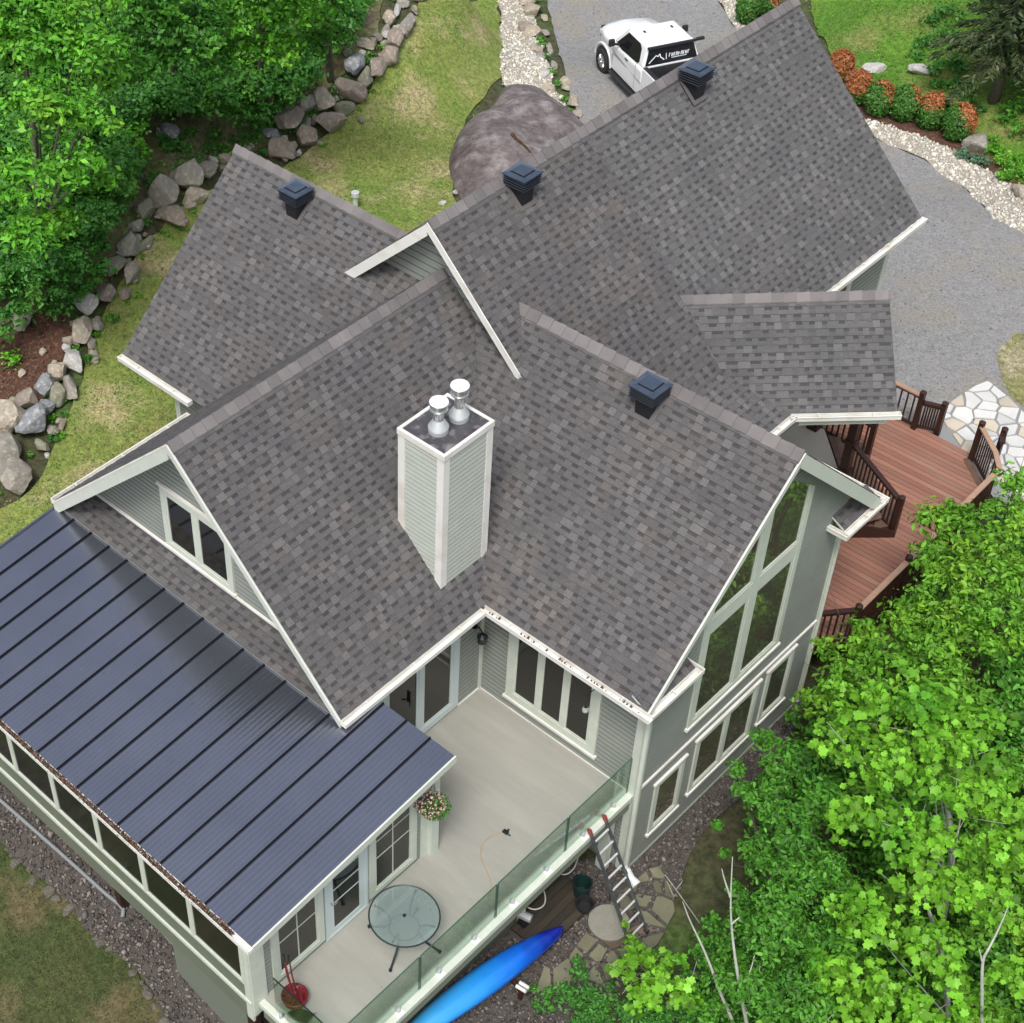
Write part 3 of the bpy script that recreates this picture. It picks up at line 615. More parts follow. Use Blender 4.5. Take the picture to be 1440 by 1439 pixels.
# chimney
x0, x1, y0, y1, zt = -5.19, -4.265, .81, 1.93, 6.56
mb = MB(); mb.box((x0, y0, 3.3), (x1, y1, zt)); chim = hb(mb, 'chimney', mat('lit chimney siding', (.52,.555,.50), (.46,.49,.44), rough=.55, nscale=2, attr=(.62,1.0)))  # wall siding in a lighter colour, with the skylight it catches painted in
CS = chim.data.materials[0]
for O, d, out, L in (((x1, y0), (0, 1), (1, 0), y1-y0), ((x0, y0), (1, 0), (0, -1), x1-x0), ((x0, y1), (0, -1), (-1, 0), y1-y0), ((x1, y1), (-1, 0), (0, 1), x1-x0)):
    w = Wall(O, d, out, chim); b = MB(); z = 3.3
    while z < zt-.05:
        b.poly([w.p(.11, z, .027), w.p(L-.11, z, .027), w.p(L-.11, z+.082, .022), w.p(.11, z+.082, .022)], 1); b.poly([w.p(.11, z+.082, .022), w.p(L-.11, z+.082, .022), w.p(L-.11, z+.082, .001), w.p(.11, z+.082, .001)], 0); b.poly([w.p(.11, z, .027), w.p(L-.11, z, .027), w.p(L-.11, z, 0), w.p(.11, z, 0)], 1); z += .1  # ledge of each lap coloured darker as painted shade
    b.build('siding', CS, chim, fix=False, kind='stuff', w=True)
for cx, cy in ((x0, y0), (x1, y0), (x0, y1), (x1, y1)):
    mb = MB(); sx = 1 if cx == x0 else -1; sy = 1 if cy == y0 else -1
    mb.box((min(cx-.036*sx, cx+.11*sx), min(cy-.036*sy, cy+.11*sy), 3.3), (max(cx-.036*sx, cx+.11*sx), max(cy-.036*sy, cy+.11*sy), zt-.002)); mb.build('corner_board', WHITE, chim, w=True)
mb = MB()
for (a, b) in (((-5.245,.76), (-4.212,.82)), ((-5.245,1.92), (-4.212,1.98)), ((-5.245,.82), (-5.185,1.92)), ((-4.272,.82), (-4.212,1.92))): mb.box((*a, 6.50), (*b, 6.625))
mb.build('cap_trim', WHITE, chim, w=True, bevel=.01)
mb = MB(); mb.box((-5.185,.82,6.55), (-4.272,1.92,6.605)); mb.build('cap', CHTOP, chim, w=True)
for fx, fy, s in ((-4.72,1.18,1.0), (-4.69,1.64,1.12)):
    mb = MB(); mb.lathe([(.165,0),(.165,.07),(.168,.075),(.15,.10),(.172,.105),(.09,.24),(.088,.25)], (fx, fy, 6.605), 28); fl = mb.build('flue', STEELM, chim, smooth=False, w=True)
    mb = MB(); mb.lathe([(.085,.24),(.085,.42*s),(.10,.43*s),(.135,.45*s),(.15,.46*s),(.15,.47*s),(.13,.475*s),(.13,.56*s),(.158,.565*s),(.158,.60*s),(.12,.625*s),(.05,.64*s)], (fx, fy, 6.605), 28); mb.build('flue_cap', STEEL, fl, w=True)
    mb = MB(); mb.lathe([(.156,.602*s),(.15,.618*s),(.10,.632*s),(.02,.642*s)], (fx, fy, 6.607), 28); mb.build('flue_lid', mat('dull white metal', (.82,.83,.84), rough=.55), fl, w=True)

# square roof vents
def vent(x, y, z, slope_n, m):
    d = Vector((*slope_n, 0)).normalized(); x -= d.x*.09; y -= d.y*.09; z += .09*m; mb = MB(); t = Vector((x, y, z))
    mb.mesh([(x-.13,y-.13,z-.5),(x+.13,y-.13,z-.5),(x+.13,y+.13,z-.5),(x-.13,y+.13,z-.5),(x-.16,y-.16,z+.30),(x+.16,y-.16,z+.30),(x+.16,y+.16,z+.30),(x-.16,y+.16,z+.30)],
            [(0,1,5,4),(1,2,6,5),(2,3,7,6),(3,0,4,7),(4,5,6,7)])
    v = hb(mb, 'roof_vent', BLACK)
    mb = MB(); mb.box((x-.19,y-.19,z+.30), (x+.19,y+.19,z+.47)); mb.build('vent_core', BLACK, v, w=True)
    for k in range(4):
        zz = z+.27+k*.05; mb = MB(); a, b = .25, .235
        mb.mesh([(x-a,y-a,zz),(x+a,y-a,zz),(x+a,y+a,zz),(x-a,y+a,zz),(x-b,y-b,zz+.014),(x+b,y-b,zz+.014),(x+b,y+b,zz+.014),(x-b,y+b,zz+.014)], [(3,2,1,0),(0,1,5,4),(1,2,6,5),(2,3,7,6),(3,0,4,7),(4,5,6,7)])
        mb.build('louver', VENT, v, w=True)
    mb = MB(); zz = z+.485; a, b = .262, .165
    mb.mesh([(x-a,y-a,zz-.02),(x+a,y-a,zz-.02),(x+a,y+a,zz-.02),(x-a,y+a,zz-.02),(x-a,y-a,zz),(x+a,y-a,zz),(x+a,y+a,zz),(x-a,y+a,zz),(x-b,y-b,zz+.022),(x+b,y-b,zz+.022),(x+b,y+b,zz+.022),(x-b,y+b,zz+.022)],
            [(0,1,2,3),(0,1,5,4),(1,2,6,5),(2,3,7,6),(3,0,4,7),(4,5,9,8),(5,6,10,9),(6,7,11,10),(7,4,8,11),(8,9,10,11)])
    mb.build('vent_lid', LID, v, w=True)
    mb = MB(); mb.box((x-.16,y-.16,zz+.023), (x+.16,y+.16,zz+.028)); mb.build('lid_gap', BLACK, v, w=True)
    mb = MB(); mb.box((x-.145,y-.145,zz+.029), (x+.145,y+.145,zz+.045)); mb.build('lid_panel', LID, v, w=True)
    s = Vector((-d.y, d.x, 0)); c = 1/math.sqrt(1+m*m); up = (-d)*c+Vector((0, 0, m*c)); nn = s.cross(up).normalized(); nn = nn if nn.z > 0 else -nn
    mb = MB(); o_ = t+nn*.02; mb.prism([o_-s*.24-up*.26, o_+s*.24-up*.26, o_+s*.24+up*.3, o_-s*.24+up*.3], nn*.006); mb.build('flashing', SH, v, w=True)
vent(-7.11, 11.30, 7.455, (1,0), RA); vent(-7.15, 6.15, 7.49, (1,0), RA); vent(-2.99, 4.37, 5.99, (0,-1), RA); vent(-11.36, 4.36, 6.20, (0,-1), .95)
# small fittings
mb = MB(); mb.tube([(-4.26,1.72,1.95),(-4.1,1.70,2.0),(-4.0,1.68,1.95)], .015, 6); mb.lathe([(.03,0),(.09,.02),(.10,.16),(.04,.22)], (-4.0,1.68,1.70), 10); mb.lathe([(.02,0),(.06,.01),(.06,.03)], (-4.22,1.72,1.9), 8); hb(mb, 'wall_lamp', BLACK)

# ------------------------------------------------------------------ sunroom with the standing seam roof
sunr = empty('sunroom', (-6.5, -3.5, -1), label='low sunroom under a blue grey standing seam metal roof, built against the house', cat='sunroom')
sb = lambda mb, name, m, parent=None, **k: mb.build(name, m, parent or sunr, w=True, **k)
mz = lambda y: 2.597+(y+5.81)*.0915
NP = 18; PW = .5155
mb = MB(); mb.prism([(-1.998,-5.78,mz(-5.78)-.02),(-11.28,-5.78,mz(-5.78)-.02),(-11.28,-1.35,mz(-1.35)-.02),(-1.998,-1.35,mz(-1.35)-.02)], (0,0,-.10)); mroof = sb(mb, 'metal_roof', FASC)
for k in range(NP):
    xa, xb = -1.998-k*PW, -1.998-(k+1)*PW; mb = MB(); prof = []
    nr = 6
    for i in range(nr):
        c0 = xa-(i+.5)*PW/nr; wv = .012
        prof += [(c0+.030, 0), (c0+.014, .0018), (c0-.014, .0018), (c0-.030, 0)]
    prof = [(xa, 0)]+prof+[(xb, 0)]; cam_ = RND.uniform(-.0015, .0015)
    vs = []; 
    for yy in (-5.79, -3.6, -1.35):
        vs += [(x, yy, mz(yy)+h+(cam_ if yy == -3.6 else 0)) for x, h in prof]
    n = len(prof); fs = [(r*n+i, r*n+i+1, (r+1)*n+i+1, (r+1)*n+i) for r in range(2) for i in range(n-1)]
    mb.mesh(vs, fs, RND.random()); mb.poly([(xa,-5.79,mz(-5.79)), (xb,-5.79,mz(-5.79)), (xb,-5.79,mz(-5.79)-.02), (xa,-5.79,mz(-5.79)-.02)])
    sb(mb, 'roof_panel', METR, mroof, fix=False)
    if k:
        mb = MB(); mb.bar((xa,-5.79,mz(-5.79)+.018), (xa,-1.35,mz(-1.35)+.018), .017, .036); sb(mb, 'seam', SEAM, mroof)
mb = MB(); mb.prism([(-1.998,-5.78,mz(-5.78)-.001),(-1.998,-1.34,mz(-1.34)-.001),(-1.998,-1.34,mz(-1.34)-.15),(-1.998,-5.78,mz(-5.78)-.15)], (.03,0,0)); sb(mb, 'rake_board', FASC)
mb = MB(); mb.prism([(-11.28,-5.78,mz(-5.78)+.03),(-11.28,-1.6,mz(-1.6)+.03),(-11.28,-1.6,mz(-1.6)-.15),(-11.28,-5.78,mz(-5.78)-.15)], (-.03,0,0)); sb(mb, 'rake_board', METR)
# gutter full of needles
P, Q = Vector((-1.97,-5.785,2.585)), Vector((-11.30,-5.785,2.585)); mb = MB()
for a, b, c, d in ((0,-.08,.012,0), (.012,-.08,.098,-.068), (.098,-.08,.108,.008)): mb.prism([P+Vector((0,-a,b)), P+Vector((0,-c,b)), P+Vector((0,-c,d)), P+Vector((0,-a,d))], Q-P)
mb.box((-1.982,-5.882,2.518), (-1.97,-5.798,2.58)); sb(mb, 'gutter', WHITE)
rs = np.random.RandomState(3); n = 2600; x = rs.uniform(-11.2, -2.35, n); y = rs.uniform(-5.882, -5.79, n)
S = np.stack([rs.uniform(.012, .04, n), rs.uniform(.008, .02, n), rs.uniform(.006, .014, n)], -1); V = np.einsum('nij,nkj->nki', rotm(rs, n), OV[None]*S[:, None]); V += np.stack([x, y, 2.56+rs.uniform(0, .035, n)], -1)[:, None]
DEB = mat('gutter litter', (.17,.10,.065), (.09,.055,.035), rough=.95, nscale=9, attr=(.4,1.9))
lit = facemesh('gutter_litter', V, OF, rs.uniform(0, 1, n)**2, DEB, kind='stuff'); attach(lit, sunr, True)
# south wall
w1 = Wall((0, -5.5), (1, 0), (0, -1), sunr)
w1.wall([(-11.0,-.45),(-2.5,-.45),(-2.5,2.5),(-11.0,2.5)], exp=.3, m=mat('sunroom panel', (.165,.185,.135), (.14,.16,.115), rough=.55, nscale=2))
w1.window(-11.0, -2.56, .56, 2.44, cols=(1,)*7, cas=.07, fr=.03, mul=.07, sill=False, glass=SCREEN)
w1.trim(-11.05, -2.48, .03, .11, .06, 'band_board'); w1.trim(-2.62, -2.47, -.45, 2.5, .04, 'corner_board')
mb = MB(); mb.box((-10.6,-4.95,-2.6), (-2.6,-1.5,-.45)); sb(mb, 'foundation', mat('foundation', (.13,.13,.12), rough=.8))
for x in (-2.75,-6.2): mb = MB(); mb.box((x,-5.45,-2.6), (x+.15,-5.3,-.45)); sb(mb, 'post', BRN)
mb = MB(); mb.box((-4.6,-5.46,-2.3), (-2.76,-5.42,-.45)); sb(mb, 'skirt_panel', mat('skirt', (.17,.19,.15), rough=.7))
# east wall
w2 = Wall((-2.5, 0), (0, 1), (1, 0), sunr)
w2.wall([(-5.5,-.3),(-1.42,-.3),(-1.42,2.75),(-5.5,2.4)], exp=.115)
w2.window(-5.06, -3.92, .14, 2.2, cas=.12, bars=(2,3), sill=False)
w2.window(-2.86, -1.72, .14, 2.2, cas=.12, bars=(2,3), sill=False)
dd = w2.window(-3.88, -2.90, .02, 2.16, cas=.06, fr=.13, bars=(1,4), sill=False, m=IVORY, name='glazed_door')
mb = MB(); mb.bar((-2.45,-3.76,1.02), (-2.39,-3.76,1.02), .03, .03); mb.bar((-2.39,-3.76,1.02), (-2.39,-3.66,1.02), .02, .02); mb.build('handle', STEEL, dd, w=True)
w2.trim(-5.52, -5.22, -.3, 2.42, .05, 'corner_board'); w2.trim(-1.60, -1.40, .0, 2.7, .05, 'corner_board')
Wall((0, -1.42), (-1, 0), (0, 1), sunr).wall([(2.5,-.3),(4.28,-.3),(4.28,2.8),(2.5,2.8)])
mb = MB(); mb.box((-2.52,-1.44,.0), (-2.36,-1.26,2.75)); sb(mb, 'corner_post', TRIM)
# bits of leaf litter that have settled on the roofs and floor
def litter(name, pts_fn, n, size, seed, label):
    rs = np.random.RandomState(seed); P = np.array([pts_fn(rs) for _ in range(n)]); S = np.stack([rs.uniform(.5, 1.6, n), rs.uniform(.4, .8, n), rs.uniform(.15, .3, n)], -1)*size
    V = np.einsum('nij,nkj->nki', rotm(rs, n), OV[None]*S[:, None])+P[:, None]; o = facemesh(name, V, OF, rs.uniform(0, 1, n)**2, DEB, kind='stuff', label=label, cat='leaf litter')
def eaveA(rs): y = rs.uniform(-2.1, 1.3); d = abs(rs.normal(0, .09)); return (-3.75-d, y, 3.13+d*.978)
def eaveB(rs): x = rs.uniform(-3.7, -.35); d = abs(rs.normal(0, .10)); return (x, 1.395+d, 3.13+d*.966)
def met(rs): y = rs.uniform(-5.7, -2.2); return (rs.uniform(-11, -2.1), y, mz(y)+.006)
def flo(rs): return (rs.uniform(-2.4, -.95), rs.uniform(-5.1, 1.9), .004)
litter('leaf_litter', eaveA, 260, .014, 21, 'brown grit and needles on the lowest shingles above the patio door')
litter('leaf_litter', eaveB, 420, .015, 22, 'brown grit and needles on the lowest shingles above the balcony window')
litter('leaf_litter', met, 90, .010, 23, 'specks of litter dotted over the metal roof')
litter('leaf_litter', flo, 40, .009, 24, 'few specks of litter on the balcony floor')
# ------------------------------------------------------------------ balcony
balc = empty('balcony', (-2.2, -1.5, -2.3), label='pale balcony with a frameless glass guard in front of the recessed patio door', cat='balcony')
bb = lambda mb, name, m, parent=None, **k: mb.build(name, m, parent or balc, w=True, **k)
mb = MB(); mb.box((-2.5,-5.30,-.09), (-.86,-1.42,0)); mb.box((-4.26,-1.42,-.09), (-.86,1.99,0)); bb(mb, 'floor', DECKM)
mb = MB(); mb.box((-2.49,-1.93,.0005), (-.87,-1.922,.0025)); bb(mb, 'floor_seam', mat('membrane seam', (.30,.29,.25)))  # slightly darker joint line across the floor membrane
mb = MB(); mb.box((-.86,-5.42,-.12), (-.655,2.0,.012)); mb.box((-2.45,-5.42,-.12), (-.862,-5.30,.012)); bb(mb, 'edge_board', TRIM, bevel=.008)
mb = MB(); mb.box((-.80,-5.38,-.42), (-.70,1.98,-.12)); mb.box((-2.4,-5.38,-.42), (-.81,-5.30,-.12)); bb(mb, 'rim_beam', mat('olive beam', (.20,.22,.17), rough=.6))
mb = MB(); mb.box((-4.2,-5.2,-.30), (-.82,1.98,-.10)); bb(mb, 'joists', BRN)
for a, b in ((1.93,.235), (.20,-1.585), (-1.62,-3.435), (-3.47,-5.20)):
    mb = MB(); mb.box((-.782,b,.03), (-.770,a,1.0)); g = bb(mb, 'glass_panel', GLS)
    mb = MB(); mb.box((-.786,b,1.0), (-.766,a,1.006)); 
    for e in (a, b): mb.box((-.786,e-.006,.03), (-.766,e+.006,1.0))
    mb.build('glass_edge', mat('glass edge', (.05,.11,.08), rough=.2), g, w=True)
mb = MB(); mb.box((-2.15,-5.33,.03), (-.84,-5.318,1.0)); g = bb(mb, 'glass_panel', GLS)
mb = MB(); mb.box((-2.15,-5.335,1.0), (-.84,-5.313,1.006)); mb.build('glass_edge', BLACK, g, w=True)
for yy in (1.53,.68,-.30,-1.19,-2.15,-3.01,-3.97,-4.85):
    mb = MB(); mb.lathe([(.028,0),(.028,.10),(.02,.11)], (-.745, yy, .02), 10); mb.box((-.772,yy-.035,.03), (-.74,yy+.035,.10)); c = bb(mb, 'clamp', STEELM)
    mb = MB(); mb.box((-.775,yy-.07,.013), (-.665,yy+.07,.024)); mb.build('clamp_plate', WHITE, c, w=True)
for xx in (-2.0,-1.7,-1.15):
    mb = MB(); mb.lathe([(.028,0),(.028,.10),(.02,.11)], (xx, -5.36, .02), 10); c = bb(mb, 'clamp', STEELM)
    mb = MB(); mb.box((xx-.07,-5.41,.013), (xx+.07,-5.30,.024)); mb.build('clamp_plate', WHITE, c, w=True)
for yy, x in ((1.80,-.98), (-5.1,-.98)):
    mb = MB(); mb.box((x-.1,yy-.08,-2.5), (x+.1,yy+.08,-.42)); bb(mb, 'post', TRIM)
mb = MB(); mb.box((-1.45,-5.2,-2.5), (-1.32,-.15,-.42)); bb(mb, 'lower_wall', mat('olive panel', (.12,.14,.11), rough=.7))
mb = MB(); mb.box((-1.33,-.24,-2.45), (-1.22,-.14,-.42)); bb(mb, 'lower_post', TRIM)
# ------------------------------------------------------------------ red brown entrance deck with railings
ZD = -.60
wdk = empty('entrance_deck', (-2, 11, -.8), label='red brown board deck with dark railings beside the porch', cat='deck')
kb = lambda mb, name, m, parent=None, **k: mb.build(name, m, parent or wdk, w=True, **k)
DK = [(-.58,7.72),(-.13,8.27),(-.16,13.70),(-.52,14.12),(-1.19,14.70),(-4.1,14.78),(-4.1,7.72)]
def convex_clip(q, P):
    return clip(q, P)
mb = MB(); mb.prism([(x, y, ZD-.055) for x, y in DK], (0,0,-.2)); fr = kb(mb, 'deck_frame', BRN)
y = 7.6; k = 0; nbd = 0
while y < 14.75:
    q = clip([(-4.1, y), (0.1, y), (0.1, y+.124), (-4.1, y+.124)], DK)
    if q:
        mb = MB(); xs = sorted(set([min(p[0] for p in q), max(p[0] for p in q)])); j = xs[0]+RND.choice([1.2, 2.0, 2.8])
        mb.prism([(x, yy, ZD-.03) for x, yy in q], (0,0,.03), RND.uniform(0, 1)); kb(mb, 'deck_board', RED)
    y += .1375
mb = MB(); mb.prism([(-1.19,14.70,ZD),(-4.1,14.78,ZD),(-4.1,14.92,ZD),(-1.25,14.84,ZD)], (0,0,.012)); kb(mb, 'border_board', RED)
mb = MB(); mb.prism([(-1.19,14.70,ZD),(-.52,14.12,ZD),(-.60,14.00,ZD),(-1.25,14.57,ZD)], (0,0,.012)); kb(mb, 'border_board', STEPW)
mb = MB(); mb.box((-3.6,8.0,-2.5), (-3.5,8.1,ZD-.25)); mb2 = MB(); mb2.box((-.3,9.0,-2.6), (-.18,9.12,ZD-.25)); kb(mb, 'deck_leg', BRN); kb(mb2, 'deck_leg', BRN)
def railing(P, Q, z0=ZD, z1=ZD, h=.95, n=None, capm=BRN, cap=.07, posts=(1, 1), dens=.115, parent=None, capw=.06):
    P = Vector((P[0], P[1], z0)); Q = Vector((Q[0], Q[1], z1)); up = Vector((0, 0, 1)); L = (Q-P).length; n = n or max(2, int(L/dens))
    mb = MB(); mb.bar(P+up*(h-.02), Q+up*(h-.02), capw+.05, .04); r = kb(mb, 'railing', capm, parent)
    mb = MB(); mb.bar(P+up*(h-.08), Q+up*(h-.08), .04, .05); mb.build('top_rail', BRN, r, w=True)
    mb = MB(); mb.bar(P+up*.10, Q+up*.10, .04, .06); mb.build('bottom_rail', BRN, r, w=True)
    for i in range(1, n):
        a = P+(Q-P)*(i/n); mb = MB(); mb.box((a.x-.016,a.y-.016,a.z+.12), (a.x+.016,a.y+.016,a.z+h-.1)); mb.build('baluster', BRN, r, w=True)
    for p, f in ((P, posts[0]), (Q, posts[1])):
        if f:
            mb = MB(); mb.box((p.x-.055,p.y-.055,p.z-.03), (p.x+.055,p.y+.055,p.z+h+.07)); mb.lathe([(.05,0),(.075,.01),(.075,.03),(.02,.05)], (p.x,p.y,p.z+h+.07), 8); mb.build('rail_post', BRN, r, w=True)
RCAP = mat('weathered rail cap', (.42,.27,.19), (.35,.22,.15), rough=.7, nscale=4)
railing((-.60,7.66), (-.12,8.24), posts=(0,1), n=6)
railing((-.12,8.24), (-.13,10.06), posts=(0,1), capm=RCAP)
railing((-.13,10.06), (-.18,13.72), posts=(0,0), capm=RCAP)
railing((-.18,13.72), (-.50,14.14), posts=(0,0), capm=RCAP)
railing((-.50,14.14), (-1.13,14.70), posts=(0,1), n=9, capm=RCAP)
railing((-4.0,14.80), (-2.56,14.76), n=9, capm=RCAP, posts=(0,1), dens=.16)
railing((-2.50,14.78), (-2.12,15.0), z1=-.66, h=.80, posts=(0,1), n=8)
railing((-.80,15.20), (-.62,14.75), z0=-.70, h=.75, posts=(1,0), n=4)
# steps from the porch, and the porch itself
mb = MB(); mb.prism([(-3.70,12.76,-.12),(-2.62,11.68,-.12),(-2.9,9.2,-.12),(-4.24,9.0,-.12),(-4.24,12.76,-.12)], (0,0,.12)); kb(mb, 'porch_floor', CONC)
for i, (o_, z) in enumerate(((0,-.0), (.30,-.15), (.60,-.30), (.90,-.45))):
    if i == 0: continue
    a = Vector((-3.66, 12.80, 0)); b = Vector((-2.56, 11.70, 0)); d = Vector((1, 1, 0))/math.sqrt(2)
    ext = Vector((.7, -.7, 0))*.06
    for half in (0, 1):
        s0 = o_-.30+half*.148; p0 = a+d*s0; p1 = b+d*s0; mb = MB()
        mb.prism([p0+Vector((0,0,z-.03)), p1+Vector((0,0,z-.03)), p1+d*.142+Vector((0,0,z-.03)), p0+d*.142+Vector((0,0,z-.03))], (0,0,.03)); kb(mb, 'step', STEPW)
    mb = MB(); p0 = a+d*(o_-.31); p1 = b+d*(o_-.31); mb.prism([p0+Vector((0,0,z-.15)), p1+Vector((0,0,z-.15)), p1+Vector((0,0,z+.11)), p0+Vector((0,0,z+.11))], d*.008); kb(mb, 'riser', BRN)
b = Vector((-2.50, 11.66, 0)); d = Vector((1, 1, 0))/math.sqrt(2)
mb = MB(); mb.prism([(-2.52,11.64,ZD),(-2.52+.66,11.64+.66,ZD),(-1.02,11.40,ZD),(-1.95,10.52,ZD)], (0,0,.30), .5); 
sk = MB(); sk.prism([(-1.98,10.50,ZD+.003),(-1.03,11.40,ZD+.003),(-1.03,11.40,ZD+.17),(-1.98,10.50,ZD+.5)], (-.03,.03,0)); kb(sk, 'stair_skirt', BRN)
for i, z in enumerate((-.15,-.30,-.45)):
    mb = MB(); e = .30*i; mb.prism([(-2.45+e,11.62+e,z-.03),(-2.22+e,11.85+e,z-.03),(-1.70+e*.95,11.2+e*.8,z-.03),(-1.96+e*.9,10.60+e*.95,z-.03)], (0,0,.03)); kb(mb, 'step', STEPW)
railing((-3.75,12.72), (-2.78,13.18), z0=-.10, z1=ZD, n=9, posts=(0,1), dens=.12)
railing((-2.50,11.80), (-1.13,11.47), z0=-.12, z1=ZD, n=14, posts=(0,1), dens=.12)
for x, y in ((-2.60,11.80), (-3.86,12.62)):
    mb = MB(); mb.box((x-.09,y-.09,0), (x+.09,y+.09,3.6)); mb.box((x-.12,y-.12,0), (x+.12,y+.12,.14)); mb.box((x-.12,y-.12,.86), (x+.12,y+.12,.92)); mb.build('porch_post', BRN, house, w=True)
mb = MB(); mb.bar((-2.45,8.85,3.42), (-1.30,10.0,3.42), .14, .22); mb.build('porch_beam', TRIM, house, w=True)

# ------------------------------------------------------------------ flagstone patio
def flag_patio(name, poly, n, colors, joint, dz, seed, jm, thick=.035, gap=.025):
    rnd = random.Random(seed); pa = np.array(poly); o, _ = sheet(name, poly, jm, dz, cell=.25, amp=.01)
    pts = []; lo, hi = pa.min(0), pa.max(0); tries = 0; rmin = math.sqrt(abs(area(poly))/n)*.62
    while len(pts) < n and tries < 8000:
        p = (rnd.uniform(lo[0], hi[0]), rnd.uniform(lo[1], hi[1])); tries += 1
        if inside(np.array(p[0]), np.array(p[1]), poly) and all(math.dist(p, q) > rmin for q in pts): pts.append(p)
    for p in pts:
        c = [(p[0]-3, p[1]-3), (p[0]+3, p[1]-3), (p[0]+3, p[1]+3), (p[0]-3, p[1]+3)]
        for q in pts:
            if q is p or math.dist(p, q) > 4: continue
            nx, ny = q[0]-p[0], q[1]-p[1]; L = math.hypot(nx, ny); c = cut(c, (p[0]+nx/2-nx/L*gap, p[1]+ny/2-ny/L*gap), (nx, ny))
            if len(c) < 3: break
        if len(c) < 3: continue
        hull = poly if len(poly) < 3 else poly
        # keep inside the outline (outline is convex enough to clip against)
        c2 = clip(c, [tuple(v) for v in poly])
        if not c2 or abs(area(c2)) < .03: continue
        c2 = rough_edge(c2, .22, .018, rnd.randint(0, 9999)); mb = MB(); a = rnd.uniform(0, 1)
        z = lambda x, y, h: float(hgt(x, y))+dz+h
        cx = sum(q[0] for q in c2)/len(c2); cy = sum(q[1] for q in c2)/len(c2); k = .975
        top = [(cx+(x-cx)*k, cy+(y-cy)*k, z(x, y, thick)) for x, y in c2]; lowr = [(x, y, z(x, y, thick*.7)) for x, y in c2]; bot = [(x, y, z(x, y, -.02)) for x, y in c2]
        mb.poly(top, a)
        for i in range(len(c2)):
            j = (i+1) % len(c2); mb.poly([top[i], lowr[i], lowr[j], top[j]], a); mb.poly([lowr[i], bot[i], bot[j], lowr[j]], a)
        mb.build('flagstone', rnd.choice(colors), o, fix=False)
    return o
FW = [mat('white flagstone', (.62,.615,.58), (.52,.52,.50), rough=.75, nscale=2.5, attr=(.85,1.1), bump=.2), mat('cream flagstone', (.58,.51,.40), (.50,.45,.36), rough=.75, nscale=2.5, attr=(.85,1.1), bump=.2), mat('ivory flagstone', (.66,.65,.61), (.55,.56,.55), rough=.75, nscale=2, attr=(.9,1.1), bump=.2)]
pat = P2([(1312,612),(1318,590),(1340,565),(1372,545),(1387,538),(1402,546),(1422,566),(1450,590),(1490,640),(1490,700),(1440,720),(1395,700),(1360,646)])
flag_patio('flagstone_patio', pat, 46, [FW[0], FW[2], FW[2], FW[1]], None, .03, 5, mat('grey joint sand', (.26,.26,.26), rough=.9, nscale=8))
FG = [mat('olive slate', (.19,.185,.12), (.14,.135,.09), rough=.7, nscale=3, attr=(.7,1.3), bump=.2), mat('brown slate', (.15,.105,.07), (.11,.08,.06), rough=.7, nscale=3, attr=(.7,1.3), bump=.2)]
gp_ = P2([(800,1345),(835,1300),(862,1262),(885,1245),(905,1225),(925,1222),(945,1250),(948,1285),(925,1330),(880,1370),(845,1385),(810,1375)])
flag_patio('slate_path', gp_, 26, [FG[0], FG[0], FG[1]], None, .03, 9, GRAVB, gap=.035)
sl2 = P2([(768,1352),(800,1352),(806,1375),(795,1400),(755,1395)])
flag_patio('slate_path', sl2, 3, [FG[0]], None, .03, 12, GRAVB)

# ------------------------------------------------------------------ things on and under the balcony
gx_, gy_ = -.12, .90; gz = float(hgt(gx_, gy_))
mb = MB(); mb.lathe([(.37,0),(.375,.02),(.375,.06),(.36,.07)], (gx_, gy_, gz+.05), 40); o = mb.build('concrete_disc', mat('grey concrete', (.27,.265,.225), (.23,.225,.19), rough=.85, nscale=5, speck=(30,.15))); tag(o, 'round pale concrete slab lying on the slate beside the ladder foot', 'slab')
# board platform
pl = empty('board_platform', (-1.2, .6, -2.3), label='dark weathered board platform under the balcony edge', cat='platform')
for i in range(9):
    mb = MB(); x = -1.95+i*.155; mb.box((x,-.42,-2.25), (x+.148,1.15,-2.21), RND.uniform(0, 1)); mb.build('board', mat('dark board', (.05,.04,.028), (.03,.025,.018), rough=.8, nscale=2, stretch=(8,1,1), attr=(.7,1.3)) if i == 0 else bpy.data.materials['dark board'], pl, w=True)
mb = MB(); mb.box((-1.95,-.42,-2.35), (-.56,1.15,-2.255)); mb.build('frame', BRN, pl, w=True)
# glass table
tb = empty('patio_table', (-1.58, -2.95, 0), label='round glass patio table with dark green metal legs on the balcony', cat='table')
TG = mat('green black metal', (.035,.05,.05), rough=.35, metal=.3)
mb = MB(); mb.lathe([(.565,.700),(.565,.708)], n=48); mb.build('glass_top', GLT, tb)
mb = MB(); n = 48; R = .575
mb.tube([(R*math.cos(2*math.pi*i/n), R*math.sin(2*math.pi*i/n), .703) for i in range(n+1)], .014, 8); mb.build('rim', TG, tb)
for k in range(4):
    a = math.radians(22+90*k); c, s = math.cos(a), math.sin(a); mb = MB()
    mb.tube([(.53*c,.53*s,.69), (.40*c,.40*s,.665), (.27*c,.27*s,.56), (.24*c,.24*s,.36), (.34*c,.34*s,.17), (.62*c,.62*s,.02)], .020, 8); lg = mb.build('leg', TG, tb, smooth=True)
    mb = MB(); mb.lathe([(.03,0),(.03,.035)], (.62*c,.62*s,.0), 8); mb.build('foot', BLACK, lg)
mb = MB(); mb.tube([(.25*math.cos(2*math.pi*i/24), .25*math.sin(2*math.pi*i/24), .37) for i in range(25)], .012, 6); mb.build('brace_ring', TG, tb)
mb = MB(); mb.lathe([(.03,.70),(.03,.716),(.012,.718)], n=12); mb.build('umbrella_cap', BLACK, tb)
